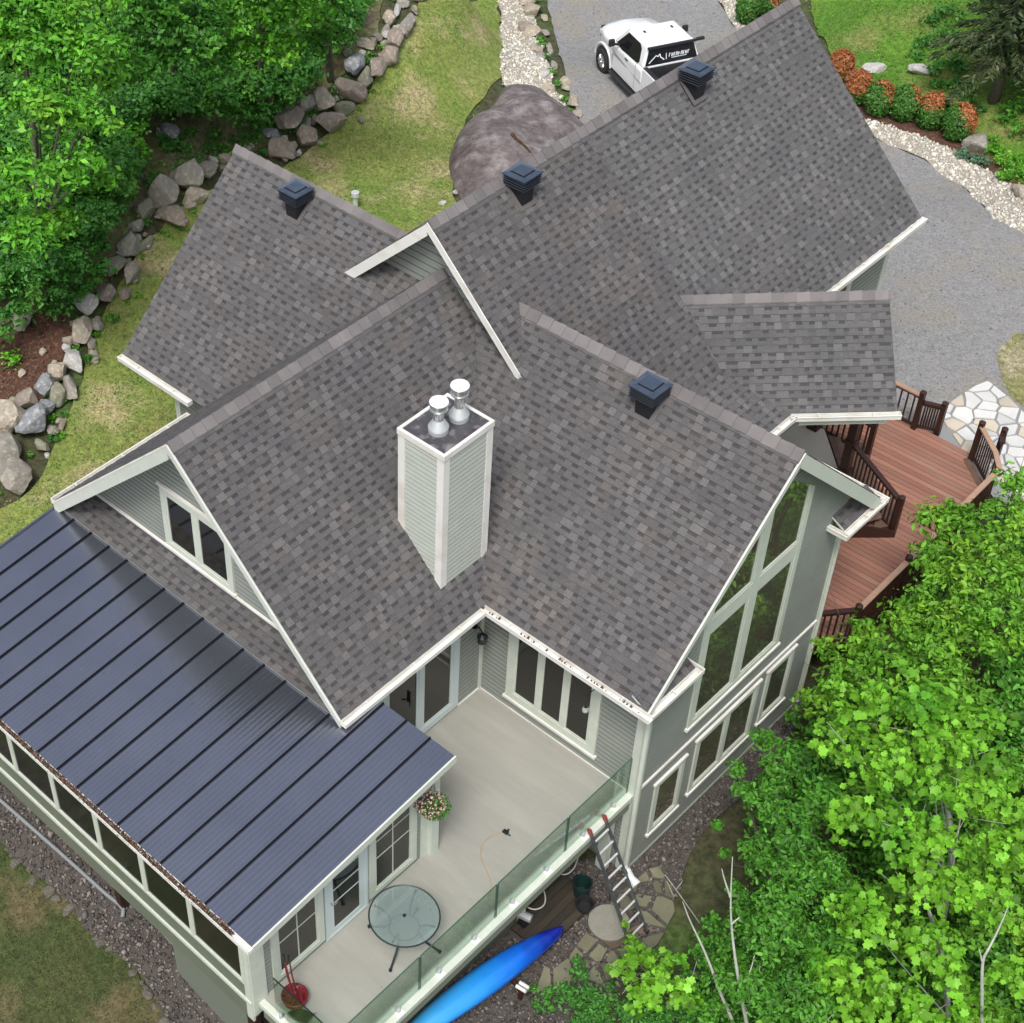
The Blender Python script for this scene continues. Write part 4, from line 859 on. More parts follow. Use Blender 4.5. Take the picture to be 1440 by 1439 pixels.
# flower basket
fb = empty('hanging_basket', (-2.12, -1.70, 1.92), label='hanging basket of pink and white flowers at the sunroom corner', cat='flower basket')
mb = MB(); mb.lathe([(.06,-.22),(.13,-.18),(.18,-.02),(.19,0)], n=14); mb.build('pot', mat('basket brown', (.08,.05,.035), rough=.8), fb)
for k in range(3):
    a = k*2.1; mb = MB(); mb.tube([(.17*math.cos(a),.17*math.sin(a),0), (0,0,.62)], .004, 5); mb.build('wire', BLACK, fb)
LV = np.array([(-.5,0,0),(-.1,.28,.03),(.5,0,0),(-.1,-.28,.03)], float)
def leafcloud(rs, n, c, r, size, flat=.5, shell=.55):
    """n leaf centres and frames in an ellipsoid, mostly near its surface and facing outward and up"""
    d = rs.normal(size=(n, 3)); d /= np.linalg.norm(d, axis=1)[:, None]; rad = rs.uniform(shell**3, 1, n)**(1/3)
    P = np.array(c)+d*rad[:, None]*np.array(r); nrm = d*(1-flat)+np.array([0, 0, 1])*flat+rs.normal(0, .38, (n, 3)); nrm /= np.linalg.norm(nrm, axis=1)[:, None]
    return P, nrm
def place(tmpl, P, N, s, rs, droop=.35):
    t = rs.normal(size=P.shape); t[:, 2] -= droop; t -= N*(t*N).sum(1)[:, None]; t /= np.linalg.norm(t, axis=1)[:, None]; b = np.cross(N, t)
    F = np.stack([t, b, N], 1)                          # rows are the leaf axes
    return P[:, None, :]+np.einsum('kj,nji->nki', tmpl, F)*np.asarray(s)[:, None, None]
rs = np.random.RandomState(8)
for nm, n, c, r, sz, m in (('foliage', 420, (.02,.02,.0), (.27,.27,.20), .06, mat('basket leaf', (.10,.26,.03), (.06,.17,.03), rough=.5, nscale=9, attr=(.5,1.5), transl=.3)),
                           ('dark_foliage', 160, (-.10,-.06,.02), (.22,.2,.18), .05, mat('purple leaf', (.07,.03,.03), (.1,.05,.03), rough=.5, nscale=9, attr=(.5,1.5))),
                           ('petals', 260, (-.04,-.03,.05), (.27,.27,.22), .045, mat('pink petal', (.75,.38,.40), (.80,.62,.55), rough=.6, nscale=30, attr=(.8,1.2), transl=.2))):
    P, N = leafcloud(rs, n, c, r, sz, shell=.75); V = place(LV, P, N, sz*rs.uniform(.7, 1.3, n), rs)
    facemesh(nm, V, [(0,1,2,3)], rs.uniform(0, 1, n), m, parent=fb, kind='stuff')
# extension cord and its plug
cp = [(-.95,-1.20),(-1.12,-1.40),(-1.28,-1.38),(-1.28,-.95)]
pts = [on(u, v, .012) for u, v in ((706,1171),(688,1177),(676,1190),(676,1208),(684,1224),(691,1240),(690,1256),(684,1268),(690,1275))]
def smooth_path(pts, it=2):
    pts = [Vector(p) for p in pts]
    for _ in range(it):
        q = [pts[0]]
        for a, b in zip(pts[:-1], pts[1:]): q += [a*.75+b*.25, a*.25+b*.75]
        pts = q+[pts[-1]]
    return pts
mb = MB(); mb.tube(smooth_path(pts), .007, 6); ec = mb.build('extension_cord', mat('tan cord', (.45,.31,.17), rough=.6)); tag(ec, 'thin tan extension cord curling across the balcony floor', 'cord')
q = on(711, 1170, .03); mb = MB(); mb.box((q[0]-.05,q[1]-.035,.004), (q[0]+.05,q[1]+.035,.05)); mb.box((q[0]+.05,q[1]-.01,.01), (q[0]+.11,q[1]+.01,.03)); mb.box((q[0]-.01,q[1]+.035,.01), (q[0]+.02,q[1]+.09,.03)); mb.build('plug', BLACK, ec, bevel=.005)
# lantern on its hook
lh = empty('hanging_lantern', (-1.60, 1.9, 2.1), label='small glass lantern hanging from a curved black hook in front of the balcony window', cat='lantern')
mb = MB(); mb.tube(smooth_path([(0,.07,-.10),(0,.07,.06),(-.02,0,.10),(-.08,-.10,.04),(-.10,-.16,-.10),(-.10,-.17,-.25)]), .009, 6); mb.build('hook', BLACK, lh)
mb = MB(); mb.lathe([(.02,-.46),(.055,-.43),(.062,-.38),(.045,-.33),(.02,-.31)], (-.10,-.17,0), 12); mb.build('glass_ball', mat('lantern glass', (.30,.32,.30), (.5,.5,.45), rough=.1, nscale=20), lh)
mb = MB(); mb.lathe([(.04,-.32),(.012,-.27),(.006,-.24)], (-.10,-.17,0), 8); mb.build('lantern_cap', BLACK, lh)
# ladder
ld = empty('ladder', (.42, 1.05, -2.27), label='grey metal ladder with red tips leaning on the balcony edge', cat='ladder')
LM = mat('ladder metal', (.20,.22,.23), (.11,.12,.13), rough=.4, metal=.6, nscale=9); RG = mat('ladder rung', (.75,.76,.75), rough=.35, metal=.4)
T0, T1 = Vector((-.66, .76, .10)), Vector((-.66, 1.17, .10)); B0, B1 = Vector((.45, .80, -2.27)), Vector((.45, 1.25, -2.27))
for a, b in ((B0, T0), (B1, T1)):
    mb = MB(); mb.bar(a, b, .03, .07); r_ = mb.build('side_rail', LM, ld, w=True)
    mb = MB(); mb.bar(b-(b-a).normalized()*.02, b+(b-a).normalized()*.10, .05, .08); mb.build('red_tip', mat('red rubber', (.26,.05,.045), rough=.5), r_, w=True, bevel=.01)
    mb = MB(); mb.box((a.x-.04,a.y-.04,a.z-.02), (a.x+.05,a.y+.04,a.z+.03)); mb.build('foot', BLACK, r_, w=True)
    mb = MB(); c = a+(b-a)*.52; mb.bar(c, c+(b-a).normalized()*.12, .05, .10); mb.build('hinge', LM, r_, w=True, bevel=.01)
for i in range(9):
    t = .07+i*.106; mb = MB(); mb.bar(B0+(T0-B0)*t, B1+(T1-B1)*t, .03, .035); mb.build('rung', RG, ld, w=True)
# kayak on its stand
ky = empty('kayak', (-.80, -1.9, -1.75), math.atan2(-3.45, -.50)-math.pi, label='blue kayak stored upside down beside the balcony, fading to light blue at one end', cat='kayak')
kn = 30; mb = MB(); rings = []; Lk = 3.9
for i in range(kn+1):
    t = i/kn; x = (t-.5)*Lk; wv = .265*max(.02, math.sin(math.pi*(t*.96+.02)))**.62; hh = .17*max(.1, math.sin(math.pi*(.03+t*.94)))**.5; rk = .16*abs(2*t-1)**3
    ring = []
    for j in range(14):
        a = math.pi*2*j/14; cy_, cz_ = math.cos(a), math.sin(a)
        yy = wv*np.sign(cy_)*abs(cy_)**.62; zz = (hh*(abs(cz_)**.95) if cz_ > 0 else -.11*abs(cz_)**.6)
        if cz_ > .85: zz += .035                        # keel line, the hull is upside down
        ring.append((x, yy, zz-rk*.9))
    rings.append(ring)
vs = [v for r_ in rings for v in r_]; fs = [(i*14+j, i*14+(j+1) % 14, (i+1)*14+(j+1) % 14, (i+1)*14+j) for i in range(kn) for j in range(14)]+[tuple(range(14)), tuple(range(kn*14, kn*14+14))]
mb.mesh(vs, fs)
KM = bpy.data.materials.new('kayak plastic'); KM.use_nodes = True; t = KM.node_tree; b = t.nodes['Principled BSDF']; b.inputs['Roughness'].default_value = .22
tc = t.nodes.new('ShaderNodeTexCoord'); sx = t.nodes.new('ShaderNodeSeparateXYZ'); cr = t.nodes.new('ShaderNodeValToRGB'); mr = t.nodes.new('ShaderNodeMapRange')
mr.inputs[1].default_value = -1.6; mr.inputs[2].default_value = 1.9; nz = t.nodes.new('ShaderNodeTexNoise'); nz.inputs['Scale'].default_value = 3; ad = t.nodes.new('ShaderNodeMath'); ad.operation = 'MULTIPLY_ADD'; ad.inputs[1].default_value = .7
t.links.new(tc.outputs['Object'], nz.inputs['Vector']); t.links.new(tc.outputs['Object'], sx.inputs[0]); t.links.new(nz.outputs['Fac'], ad.inputs[0]); t.links.new(sx.outputs[0], ad.inputs[2]); t.links.new(ad.outputs[0], mr.inputs[0]); t.links.new(mr.outputs[0], cr.inputs[0]); t.links.new(cr.outputs[0], b.inputs['Base Color'])
e = cr.color_ramp.elements; e[0].position = 0; e[0].color = (.07,.40,.68,1); e[1].position = 1; e[1].color = (.008,.02,.30,1)
for p_, c_ in ((.25, (.05,.36,.74,1)), (.55, (.02,.27,.74,1)), (.82, (.008,.13,.66,1))): z_ = e.new(p_); z_.color = c_
mb.build('hull', KM, ky, smooth=True)
mb = MB(); 
for sg in (-1, 1):
    pts = [((t_-.5)*Lk, sg*(.265*max(.02, math.sin(math.pi*(t_*.96+.02)))**.62+.002), -.9*.16*abs(2*t_-1)**3-.02) for t_ in [i/24 for i in range(25)]]
    mb = MB(); mb.tube(pts, .012, 6); mb.build('gunwale', mat('gunwale', (.01,.06,.30), rough=.3), ky, smooth=True)
# kayak stand
for yy in (-1.35, -2.75):
    st = empty('kayak_stand', (-.8, yy, -2.35), label='white padded wooden stand under the kayak, nearer its %s end' % ('dark' if yy > -2 else 'light blue'), cat='stand', group='stands under the kayak')
    mb = MB(); mb.bar((-1.1,yy,-1.93), (-.18,yy,-1.93), .07, .07); mb.build('cross_bar', BRN, st, w=True)
    for x in (-1.05,-.30): mb = MB(); mb.box((x-.035,yy-.035,-2.35), (x+.035,yy+.035,-1.965)); mb.build('leg', BRN, st, w=True)
    for k in (0, 1):
        mb = MB(); mb.tube([(-.36,yy-.06+k*.09,-1.86), (-.16,yy-.05+k*.09,-1.82)], .035, 8); mb.build('pad', WHITE, st, w=True)
mb = MB(); mb.box((-.35,-3.9,-2.38), (.0,-3.0,-2.20)); wb = mb.build('wooden_block', STEPW); tag(wb, 'weathered timber block on the gravel beside the kayak', 'timber')
# buckets and pot in the shade
for (x, y, r, h, c, lb) in ((-.85,1.02,.17,.36,(.008,.03,.026),'dark green bucket in the shade under the balcony corner'), (-.62,.82,.16,.16,(.02,.02,.022),'black round tub in the shade behind the ladder')):
    q = empty('bucket', (x, y, -2.21), label=lb, cat='bucket'); mb = MB(); mb.lathe([(r*.8,0),(r,h),(r*.93,h),(r*.75,.03)], n=18); mb.build('body', mat('bucket', c, rough=.5), q); mb = MB(); mb.tube([((r+.008)*math.cos(i*.3927), (r+.008)*math.sin(i*.3927), h) for i in range(17)], .010, 6); mb.build('rim', BLACK, q)
mo = empty('pump', (-1.16, -.22, -1.95), label='small grey pump unit beside the dark end of the kayak', cat='pump'); mb = MB(); mb.tube([(-.12,0,0),(.10,.06,0)], .085, 14); mb.build('drum', STEELM, mo); mb = MB(); mb.box((-.1,-.08,-.2), (.06,.1,-.09)); mb.build('base', BLACK, mo)
hs = MB(); hs.tube(smooth_path([on(u, v, -.9) for u, v in ((760,1240),(768,1262),(765,1275),(752,1280),(742,1276))]), .014, 6); o = hs.build('hose', mat('grey hose', (.35,.36,.33), rough=.5), smooth=True); tag(o, 'grey hose looping down under the balcony edge', 'hose')
hs = MB(); hs.tube(smooth_path([on(u, v, -1.0) for u, v in ((818,1180),(813,1208),(806,1224),(795,1231),(784,1228))]), .012, 6); o = hs.build('hose', bpy.data.materials['grey hose'], smooth=True); tag(o, 'grey cable looping below the deck edge next to the ladder', 'hose')
# red tool at the end of the balcony
rt = empty('scoop_tools', (-2.05, -5.0, 0), label='red long handled scoop tools standing at the end corner of the balcony', cat='tools')
RM = mat('dark red enamel', (.22,.015,.02), (.12,.01,.015), rough=.35, nscale=9)
mb = MB(); mb.lathe([(.10,.05),(.20,.10),(.22,.22),(.19,.23),(.15,.12),(.05,.09)], (0,0,0), 16); mb.build('basin', RM, rt, smooth=True)
mb = MB(); mb.tube([(-.02,0,.18),(-.10,-.02,.75),(-.14,-.03,1.15)], .014, 7); h1 = mb.build('handle', RM, rt); mb = MB(); mb.tube([(-.135,-.03,1.10),(-.15,-.03,1.26)], .022, 8); mb.build('grip', BLACK, h1)
mb = MB(); mb.tube([(.02,.05,.18),(-.05,.02,.75),(-.06,.0,1.18)], .014, 7); h1 = mb.build('handle', RM, rt); mb = MB(); mb.tube([(-.06,.0,1.14),(-.062,-.002,1.30)], .022, 8); mb.build('grip', BLACK, h1)
mb = MB(); mb.tube([(.05,-.03,.2),(-.14,.0,.60),(-.20,.02,.85)], .012, 7); mb.build('handle', RM, rt)
mb = MB(); mb.mesh([(.10,-.28,.02),(.42,-.16,.02),(.36,.06,.02),(.14,-.02,.02),(.10,-.30,.12),(.46,-.17,.14),(.40,.08,.10),(.12,.0,.09)], [(0,1,2,3),(0,1,5,4),(1,2,6,5),(3,0,4,7)]); mb.build('scoop', BLACK, rt)
for k in range(6):
    a = k*1.05; mb = MB(); mb.tube([(.19*math.cos(a),.19*math.sin(a),.22),(.10*math.cos(a+.6),.10*math.sin(a+.6),.32)], .012, 6); mb.build('spoke', RM, rt)
# grey pipes on the gravel
for pts, lb in ((((-60,1085),(0,1125),(80,1195),(150,1258),(168,1272),(174,1280),(172,1290)), 'grey drain pipe with a bent end lying on the gravel at far left'), (((212,1288),(235,1318),(280,1360),(325,1405),(345,1430)), 'grey pipe slanting along the gravel below the sunroom floor')):
    P = [at(u, v, .07) for u, v in pts]; mb = MB(); mb.tube(P, .038, 10); o = mb.build('drain_pipe', mat('grey pvc', (.20,.215,.22), rough=.5), smooth=True); tag(o, lb, 'pipe')
q = at(500, 295); mb = MB(); mb.lathe([(.07,0),(.07,.42),(.11,.43),(.11,.55),(.07,.55),(.06,.50)], q, 18); o = mb.build('vent_pipe', mat('pale plastic pipe', (.52,.56,.55), rough=.4)); tag(o, 'pale capped pipe standing in the lawn behind the rear wing ridge', 'pipe')
# ------------------------------------------------------------------ stones
def rock_mesh(name, seed, m, sub=3, rough=.26, cubic=.45):
    b = bmesh.new(); bmesh.ops.create_icosphere(b, subdivisions=sub, radius=1); off = Vector((seed*7.3, seed*3.1, seed*1.7)); rnd = random.Random(seed)
    planes = [(Vector((rnd.gauss(0, 1), rnd.gauss(0, 1), rnd.gauss(0, 1))).normalized(), rnd.uniform(.52, .82)) for _ in range(13)]
    for v in b.verts:
        p = v.co.copy(); mx = max(abs(p.x), abs(p.y), abs(p.z)); p = p.lerp(p/mx*.85, cubic)
        p *= 1+rough*pnoise(p*1.3+off)+rough*.35*pnoise(p*3.5+off)
        for n, d in planes:
            k = p.dot(n)-d
            if k > 0: p -= n*k*.97
        p += p.normalized()*(.02*pnoise(p*8+off)); v.co = p
    me = bpy.data.meshes.new(name); b.to_mesh(me); b.free(); me.materials.append(m)
    return me
def rmat(name, c, c2, c3=None): return mat(name, c, c2, rough=.85, nscale=1.6, c3=c3, n3=2.2, bump=.7, bscale=5, spec=.25, detail=8)
RM_ = {'dull': rmat('dull field stone', (.13,.12,.095), (.085,.078,.062), (.17,.155,.125)), 'grey': rmat('grey granite', (.30,.28,.24), (.21,.19,.165), (.38,.36,.31)), 'blue': rmat('blue grey rock', (.25,.26,.27), (.17,.175,.19), (.40,.41,.42)), 'tan': rmat('tan rock', (.38,.33,.26), (.27,.225,.175), (.50,.46,.38)),
       'brown': rmat('brown rock', (.29,.245,.205), (.20,.165,.14), (.37,.32,.27)), 'pale': rmat('pale rock', (.48,.47,.44), (.34,.33,.31), (.58,.57,.54)), 'olive': rmat('lichen rock', (.27,.27,.20), (.18,.18,.13), (.34,.33,.25))}
def rock(u, v, w, h, m, rot=0, seed=1, parent=None, name='stone', sink=.25, tall=.8, zoff=0.0):
    """rock seen at photo position u, v (its middle), w by h photo pixels, rot degrees in the photo"""
    P = at(u, v); s = 1/46.0 if P[1] > 2 and P[0] < -10 else 1/50.0
    d = (_R @ (P-CAM))[2]; s = d/FPX
    a = _a-math.pi/2  # photo right in the plan
    rx = w*s/2; ry = h*s/2/.80; rz = min(rx, ry)*tall
    o = bpy.data.objects.new(name, rock_mesh(name, seed, RM_[m])); COL.objects.link(o)
    o.scale = (rx*1.12, ry*1.12, rz); o.rotation_euler = (0, 0, a+math.radians(-rot)); o.location = (P[0], P[1], P[2]+rz*(1-2*sink)+zoff)
    if parent: o.parent = parent
    return o
rw = empty('retaining_wall', (0, 0, 0), label='long dry stone wall of mixed boulders curving between the lawn and the woods', cat='stone wall')
WALLR = [(12,645,44,46,'grey',0),(48,605,42,42,'blue',10),(20,600,44,36,'tan',0),(40,572,36,26,'brown',10),(65,550,30,24,'blue',0),(68,577,20,18,'blue',0),(83,562,26,32,'olive',-20),(84,530,27,26,'tan',0),(103,515,26,34,'pale',-20),(117,475,27,40,'tan',10),
 (100,553,20,34,'grey',-15),(24,685,44,38,'grey',10),(60,633,24,12,'olive',40),(97,484,14,12,'tan',0),(94,493,14,10,'pale',0),(129,488,10,22,'grey',0),(124,437,34,30,'pale',25),(139,462,16,18,'grey',0),(150,418,22,32,'brown',10),(162,380,24,36,'olive',15),(182,353,28,44,'grey',15),
 (185,393,24,26,'grey',0),(176,417,14,20,'brown',0),(202,305,26,30,'olive',0),(192,323,20,14,'grey',0),(232,286,42,38,'grey',-10),(262,262,42,36,'grey',0),(290,248,26,22,'grey',0),(243,315,44,24,'brown',30),(206,347,12,40,'olive',35),(276,284,24,34,'tan',40),(268,295,14,10,'tan',0),
 (300,232,14,12,'pale',0),(316,228,16,12,'tan',0),(380,196,24,14,'blue',30),(397,220,34,24,'brown',0),(412,210,14,16,'olive',0),(409,178,32,38,'brown',25),(430,158,28,22,'grey',0),(421,150,14,10,'blue',0),(443,172,10,12,'tan',0),(432,200,30,28,'brown',10),(466,183,40,26,'brown',20),(455,150,32,30,'tan',0),(432,178,12,14,'grey',0),
 (485,158,30,18,'olive',0),(492,140,34,30,'brown',-30),(481,132,16,10,'olive',0),(500,98,28,32,'blue',0),(514,118,22,32,'olive',20),(531,103,24,42,'brown',15),(546,86,26,26,'brown',0),(555,64,24,28,'brown',20),(573,40,20,40,'grey',20),(562,52,16,16,'tan',0),
 (508,82,12,14,'pale',0),(515,68,26,12,'tan',30),(531,56,14,10,'grey',0),(543,44,10,22,'grey',20),(548,30,18,20,'tan',-20),(559,14,8,34,'pale',10),(566,6,14,22,'grey',0),(583,18,12,16,'brown',0),(592,0,20,16,'brown',0),(600,-14,22,16,'grey',0),(5,618,14,20,'brown',0),(0,660,16,34,'grey',0),(75,610,14,16,'grey',0),(88,600,12,20,'brown',0),(134,500,8,16,'grey',0),(450,205,12,8,'grey',0),(330,222,16,12,'grey',0),(350,214,18,12,'grey',0)]
for i, (u, v, w_, h_, m, r) in enumerate(WALLR): rock(u, v, w_*1.18, h_*1.15, m, r, seed=i+3, parent=rw, tall=1.0, sink=.15)
rs = np.random.RandomState(77)
for i in range(len(WALLR)*1):                              # small stones wedged between the big ones
    a = WALLR[rs.randint(len(WALLR))]
    if a[1] < -5: continue
    rock(a[0]+rs.normal(0, a[2]*.45), a[1]+rs.normal(0, a[3]*.45), rs.uniform(7, 15), rs.uniform(6, 12), ['grey','tan','olive','brown','pale'][rs.randint(5)], rs.uniform(-30, 30), seed=400+i, parent=rw, tall=1.0, sink=.1)
singles = [(30,455,36,32,'olive',0,'olive grey boulder alone in the mulch at the left edge'),(60,498,14,12,'tan',0,'small flat tan stone lying on the red mulch'),(32,527,12,14,'tan',0,'small pointed tan stone below the green clump on the mulch'),
 (240,190,26,32,'blue',-20,'blue grey rock on the bank above the stone wall'),(225,187,14,12,'pale',0,'small pale stone beside the blue grey rock on the bank'),(198,218,16,12,'tan',0,'tan stone half covered by plants under the big tree'),
 (1229,101,34,16,'pale',0,'pale flat stone on the lawn behind the hedge'),(1295,103,36,18,'pale',5,'grey flat stone on the lawn right of the pale one'),(1371,207,36,36,'grey',0,'rounded grey boulder behind the silvery plant at the hedge end'),
 (1440,275,28,40,'tan',0,'upright tan stone at the right edge by the white rocks'),(640,272,10,10,'pale',0,'small white stone at the lawn end of the big boulder'),(622,287,14,8,'pale',0,'flat white stone behind the main ridge near the lawn')]
for i, (u, v, w_, h_, m, r, lb) in enumerate(singles): tag(rock(u, v, w_, h_, m, r, seed=120+i, name='boulder'), lb, 'stone')
edge = [(748,18,30,30,'tan'),(738,40,24,22,'brown'),(748,48,26,24,'tan'),(752,72,22,22,'tan'),(760,80,16,26,'grey'),(751,84,14,18,'pale'),(766,105,18,26,'pale'),(770,128,20,18,'tan'),(779,143,14,12,'tan'),(765,26,10,14,'tan'),(767,48,12,20,'grey'),(773,72,10,30,'grey'),(778,92,10,20,'grey'),(795,115,16,18,'tan'),(797,125,16,12,'tan'),(806,145,20,26,'tan'),(812,163,18,16,'tan'),(789,158,14,8,'pale'),(742,4,24,20,'tan')]
eg = empty('stone_edging', tuple(at(770, 90)), label='row of tan and grey stones between the pale stone strip and the driveway', cat='stone edging')
for i, (u, v, w_, h_, m) in enumerate(edge):
    o = rock(u, v, w_, h_, m, 0, seed=160+i, tall=.6); o.parent = eg; o.matrix_parent_inverse = wm(eg).inverted()
for k, (pts, r) in enumerate(((((-80,1145),(0,1190),(60,1245),(120,1305),(180,1355),(232,1425),(250,1480)), 15),)):
    P = smooth_path([at(u, v) for u, v in pts], 2); sd_ = empty('gravel_edging', tuple(P[8]), label='row of small rounded stones edging the gravel at lower left', cat='stone edging')
    tot = 0; last = None; j = 0
    for a, b in zip(P[:-1], P[1:]):
        L = (b-a).length; t = 0
        while t < L:
            s_ = RND.uniform(.05, .14); q = a+(b-a)*(t/L); j += 1
            o = bpy.data.objects.new('stone', rock_mesh('stone', 300+j, RM_['dull'], 2)); COL.objects.link(o); o.scale = (s_*1.15, s_*.9, s_*.6); o.rotation_euler = (0, 0, RND.uniform(0, 6)); o.location = (q.x+RND.uniform(-.06,.06), q.y+RND.uniform(-.06,.06), q.z+.01); o.parent = sd_; o.matrix_parent_inverse = wm(sd_).inverted(); t += s_*2.0+RND.choice([0,.05,.3,.6])
# great boulder
bm_ = mat('great boulder', (.185,.16,.158), (.10,.08,.08), rough=.85, nscale=.55, speck=(5,.35), c3=(.24,.215,.21), n3=3.0, bump=1.0, bscale=7, detail=10, spec=.3)
out = [(632,243),(630,222),(640,200),(662,180),(690,155),(708,130),(730,122),(752,126),(770,142),(800,158),(826,185),(850,215),(800,290),(700,320),(668,300),(645,275)]
OP = np.array([at(u, v) for u, v in out]); c = OP.mean(0); b = bmesh.new(); nr, na = 18, 96; ring0 = None
def orad(a):
    best = 0; d = np.array([math.cos(a), math.sin(a)])
    for i in range(len(OP)):
        p, q = OP[i][:2]-c[:2], OP[(i+1) % len(OP)][:2]-c[:2]; e_ = q-p; den = d[0]*(-e_[1])+d[1]*e_[0]
        if abs(den) < 1e-9: continue
        t = (p[0]*(-e_[1])+p[1]*e_[0])/den; s = (d[0]*p[1]-d[1]*p[0])/den
        if t > 0 and -.001 <= s <= 1.001: best = max(best, t)
    return best
RD = [orad(2*math.pi*j/na) for j in range(na)]; RD = [np.mean([RD[(j+k) % na] for k in (-2,-1,0,1,2)]) for j in range(na)]
cv = b.verts.new((c[0], c[1], c[2]+1.15)); prev = None; rows = []
for i in range(1, nr+1):
    t = i/nr; row = []
    for j in range(na):
        a = 2*math.pi*j/na; r = RD[j]*t; x, y = c[0]+r*math.cos(a), c[1]+r*math.sin(a); z = float(hgt(x, y))+1.15*max(0, 1-t**2.6)**.75-.06
        z += .22*pnoise(Vector((x*.6, y*.6, 1)))+.09*pnoise(Vector((x*1.6, y*1.1, 5)))+.05*pnoise(Vector((x*2, y*2, 3)))*(1-t*.5)
        row.append(b.verts.new((x, y, z)))
    rows.append(row)
for j in range(na): b.faces.new((cv, rows[0][j], rows[0][(j+1) % na]))
for i in range(nr-1):
    for j in range(na): b.faces.new((rows[i][j], rows[i+1][j], rows[i+1][(j+1) % na], rows[i][(j+1) % na]))
me = bpy.data.meshes.new('great_boulder'); b.to_mesh(me); b.free(); me.materials.append(bm_); me.polygons.foreach_set('use_smooth', [True]*len(me.polygons))
gb = bpy.data.objects.new('great_boulder', me); COL.objects.link(gb); tag(gb, 'huge smooth purple grey boulder between the lawn and the driveway', 'boulder')
def surf(u, v):
    dz = .9
    p = at(u, v, dz); return p
mb = MB(); cr_ = [(720,190),(726,197),(733,202),(740,208),(746,215)]
P = [at(u, v, 1.0) for u, v in cr_]
dg = bpy.context.evaluated_depsgraph_get
mb = MB(); 
bvh = None
from mathutils.bvhtree import BVHTree
bvh = BVHTree.FromPolygons([v.co[:] for v in me.vertices], [tuple(p.vertices) for p in me.polygons])
pp = []
for p in P:
    hit = bvh.ray_cast(Vector(CAM), (Vector(p)-Vector(CAM)).normalized())
    if hit[0]: pp.append(hit[0]+Vector((0, 0, .0)))
if len(pp) > 2: mb.tube(pp, .07, 6, r1=.03); mb.build('crack', mat('crack', (.03,.018,.012), (.10,.05,.02), rough=1, nscale=5), gb)
# ------------------------------------------------------------------ trees and plants
MAPLE = []
for ang, r in ((180,.34),(152,.66),(130,.60),(108,.78),(86,.62),(66,.74),(50,.92),(34,.64),(17,.74),(0,1.0),(-17,.74),(-34,.64),(-50,.92),(-66,.74),(-86,.62),(-108,.78),(-130,.60),(-152,.66)):
    a = math.radians(ang); x, y = r*math.cos(a)*.56, r*math.sin(a)*.60; MAPLE.append((x, y, .16*abs(y)-.22*x*x-.03))
MAPLE = np.array(MAPLE); MAF = [(0,)+tuple(range(1, 10)), (0,)+tuple(range(9, 18))]
OVL = np.array([(-.5,0,0),(-.22,.23,.06),(.15,.20,.06),(.5,0,-.08),(.15,-.20,.06),(-.22,-.23,.06)]); OVF = [(0,1,2,3), (0,3,4,5)]
FARL = np.array([(-.5,0,0),(0,.26,.05),(.5,0,-.08),(0,-.26,.05)]); FAF = [(0,1,2,3)]
NEED = np.array([(-.5,-.03,0),(-.5,.03,0),(.5,0,0)]); 
def leafm(name, c1, c2, **k): return mat(name, c1, c2, rough=.45, nscale=.8, attr=(.45,1.55), transl=k.pop('transl', .33), spec=.35, world=True, **k)
L_BRIGHT = leafm('maple leaf', (.165,.42,.03), (.225,.50,.042), c3=(.10,.32,.025), n3=1.2)
L_MID = leafm('mid green leaf', (.12,.32,.028), (.17,.40,.035), c3=(.24,.45,.04), n3=1.2)
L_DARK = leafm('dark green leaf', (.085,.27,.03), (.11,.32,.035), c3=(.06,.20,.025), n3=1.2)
L_FOR = leafm('woodland leaf', (.10,.34,.028), (.15,.42,.035), c3=(.22,.48,.04), n3=.8)
L_FDK = leafm('deep woodland leaf', (.055,.21,.025), (.085,.27,.028), c3=(.13,.35,.035), n3=1)
L_FERN = leafm('undergrowth leaf', (.085,.28,.045), (.06,.21,.035), c3=(.14,.36,.05), n3=1.2)
L_SPR = leafm('spruce needle', (.035,.06,.022), (.055,.085,.03), c3=(.085,.10,.04), n3=1.5, transl=.1)
L_CED = leafm('cedar green', (.055,.17,.025), (.075,.20,.03), transl=.15)
L_DEAD = leafm('browned cedar', (.42,.155,.055), (.33,.12,.045), transl=.15)
L_SIL = leafm('silvery leaf', (.14,.26,.16), (.09,.20,.10), transl=.2)
BARK = mat('grey bark', (.12,.10,.085), (.07,.06,.05), rough=.9, nscale=6, bump=.5, bscale=12); BIRCH = mat('white bark', (.50,.50,.45), (.33,.35,.30), rough=.7, nscale=9)
def ell(u, v, hz, rpx):
    P = at(u, v, hz); d = (_R @ (P-CAM))[2]; return P, rpx*d/FPX
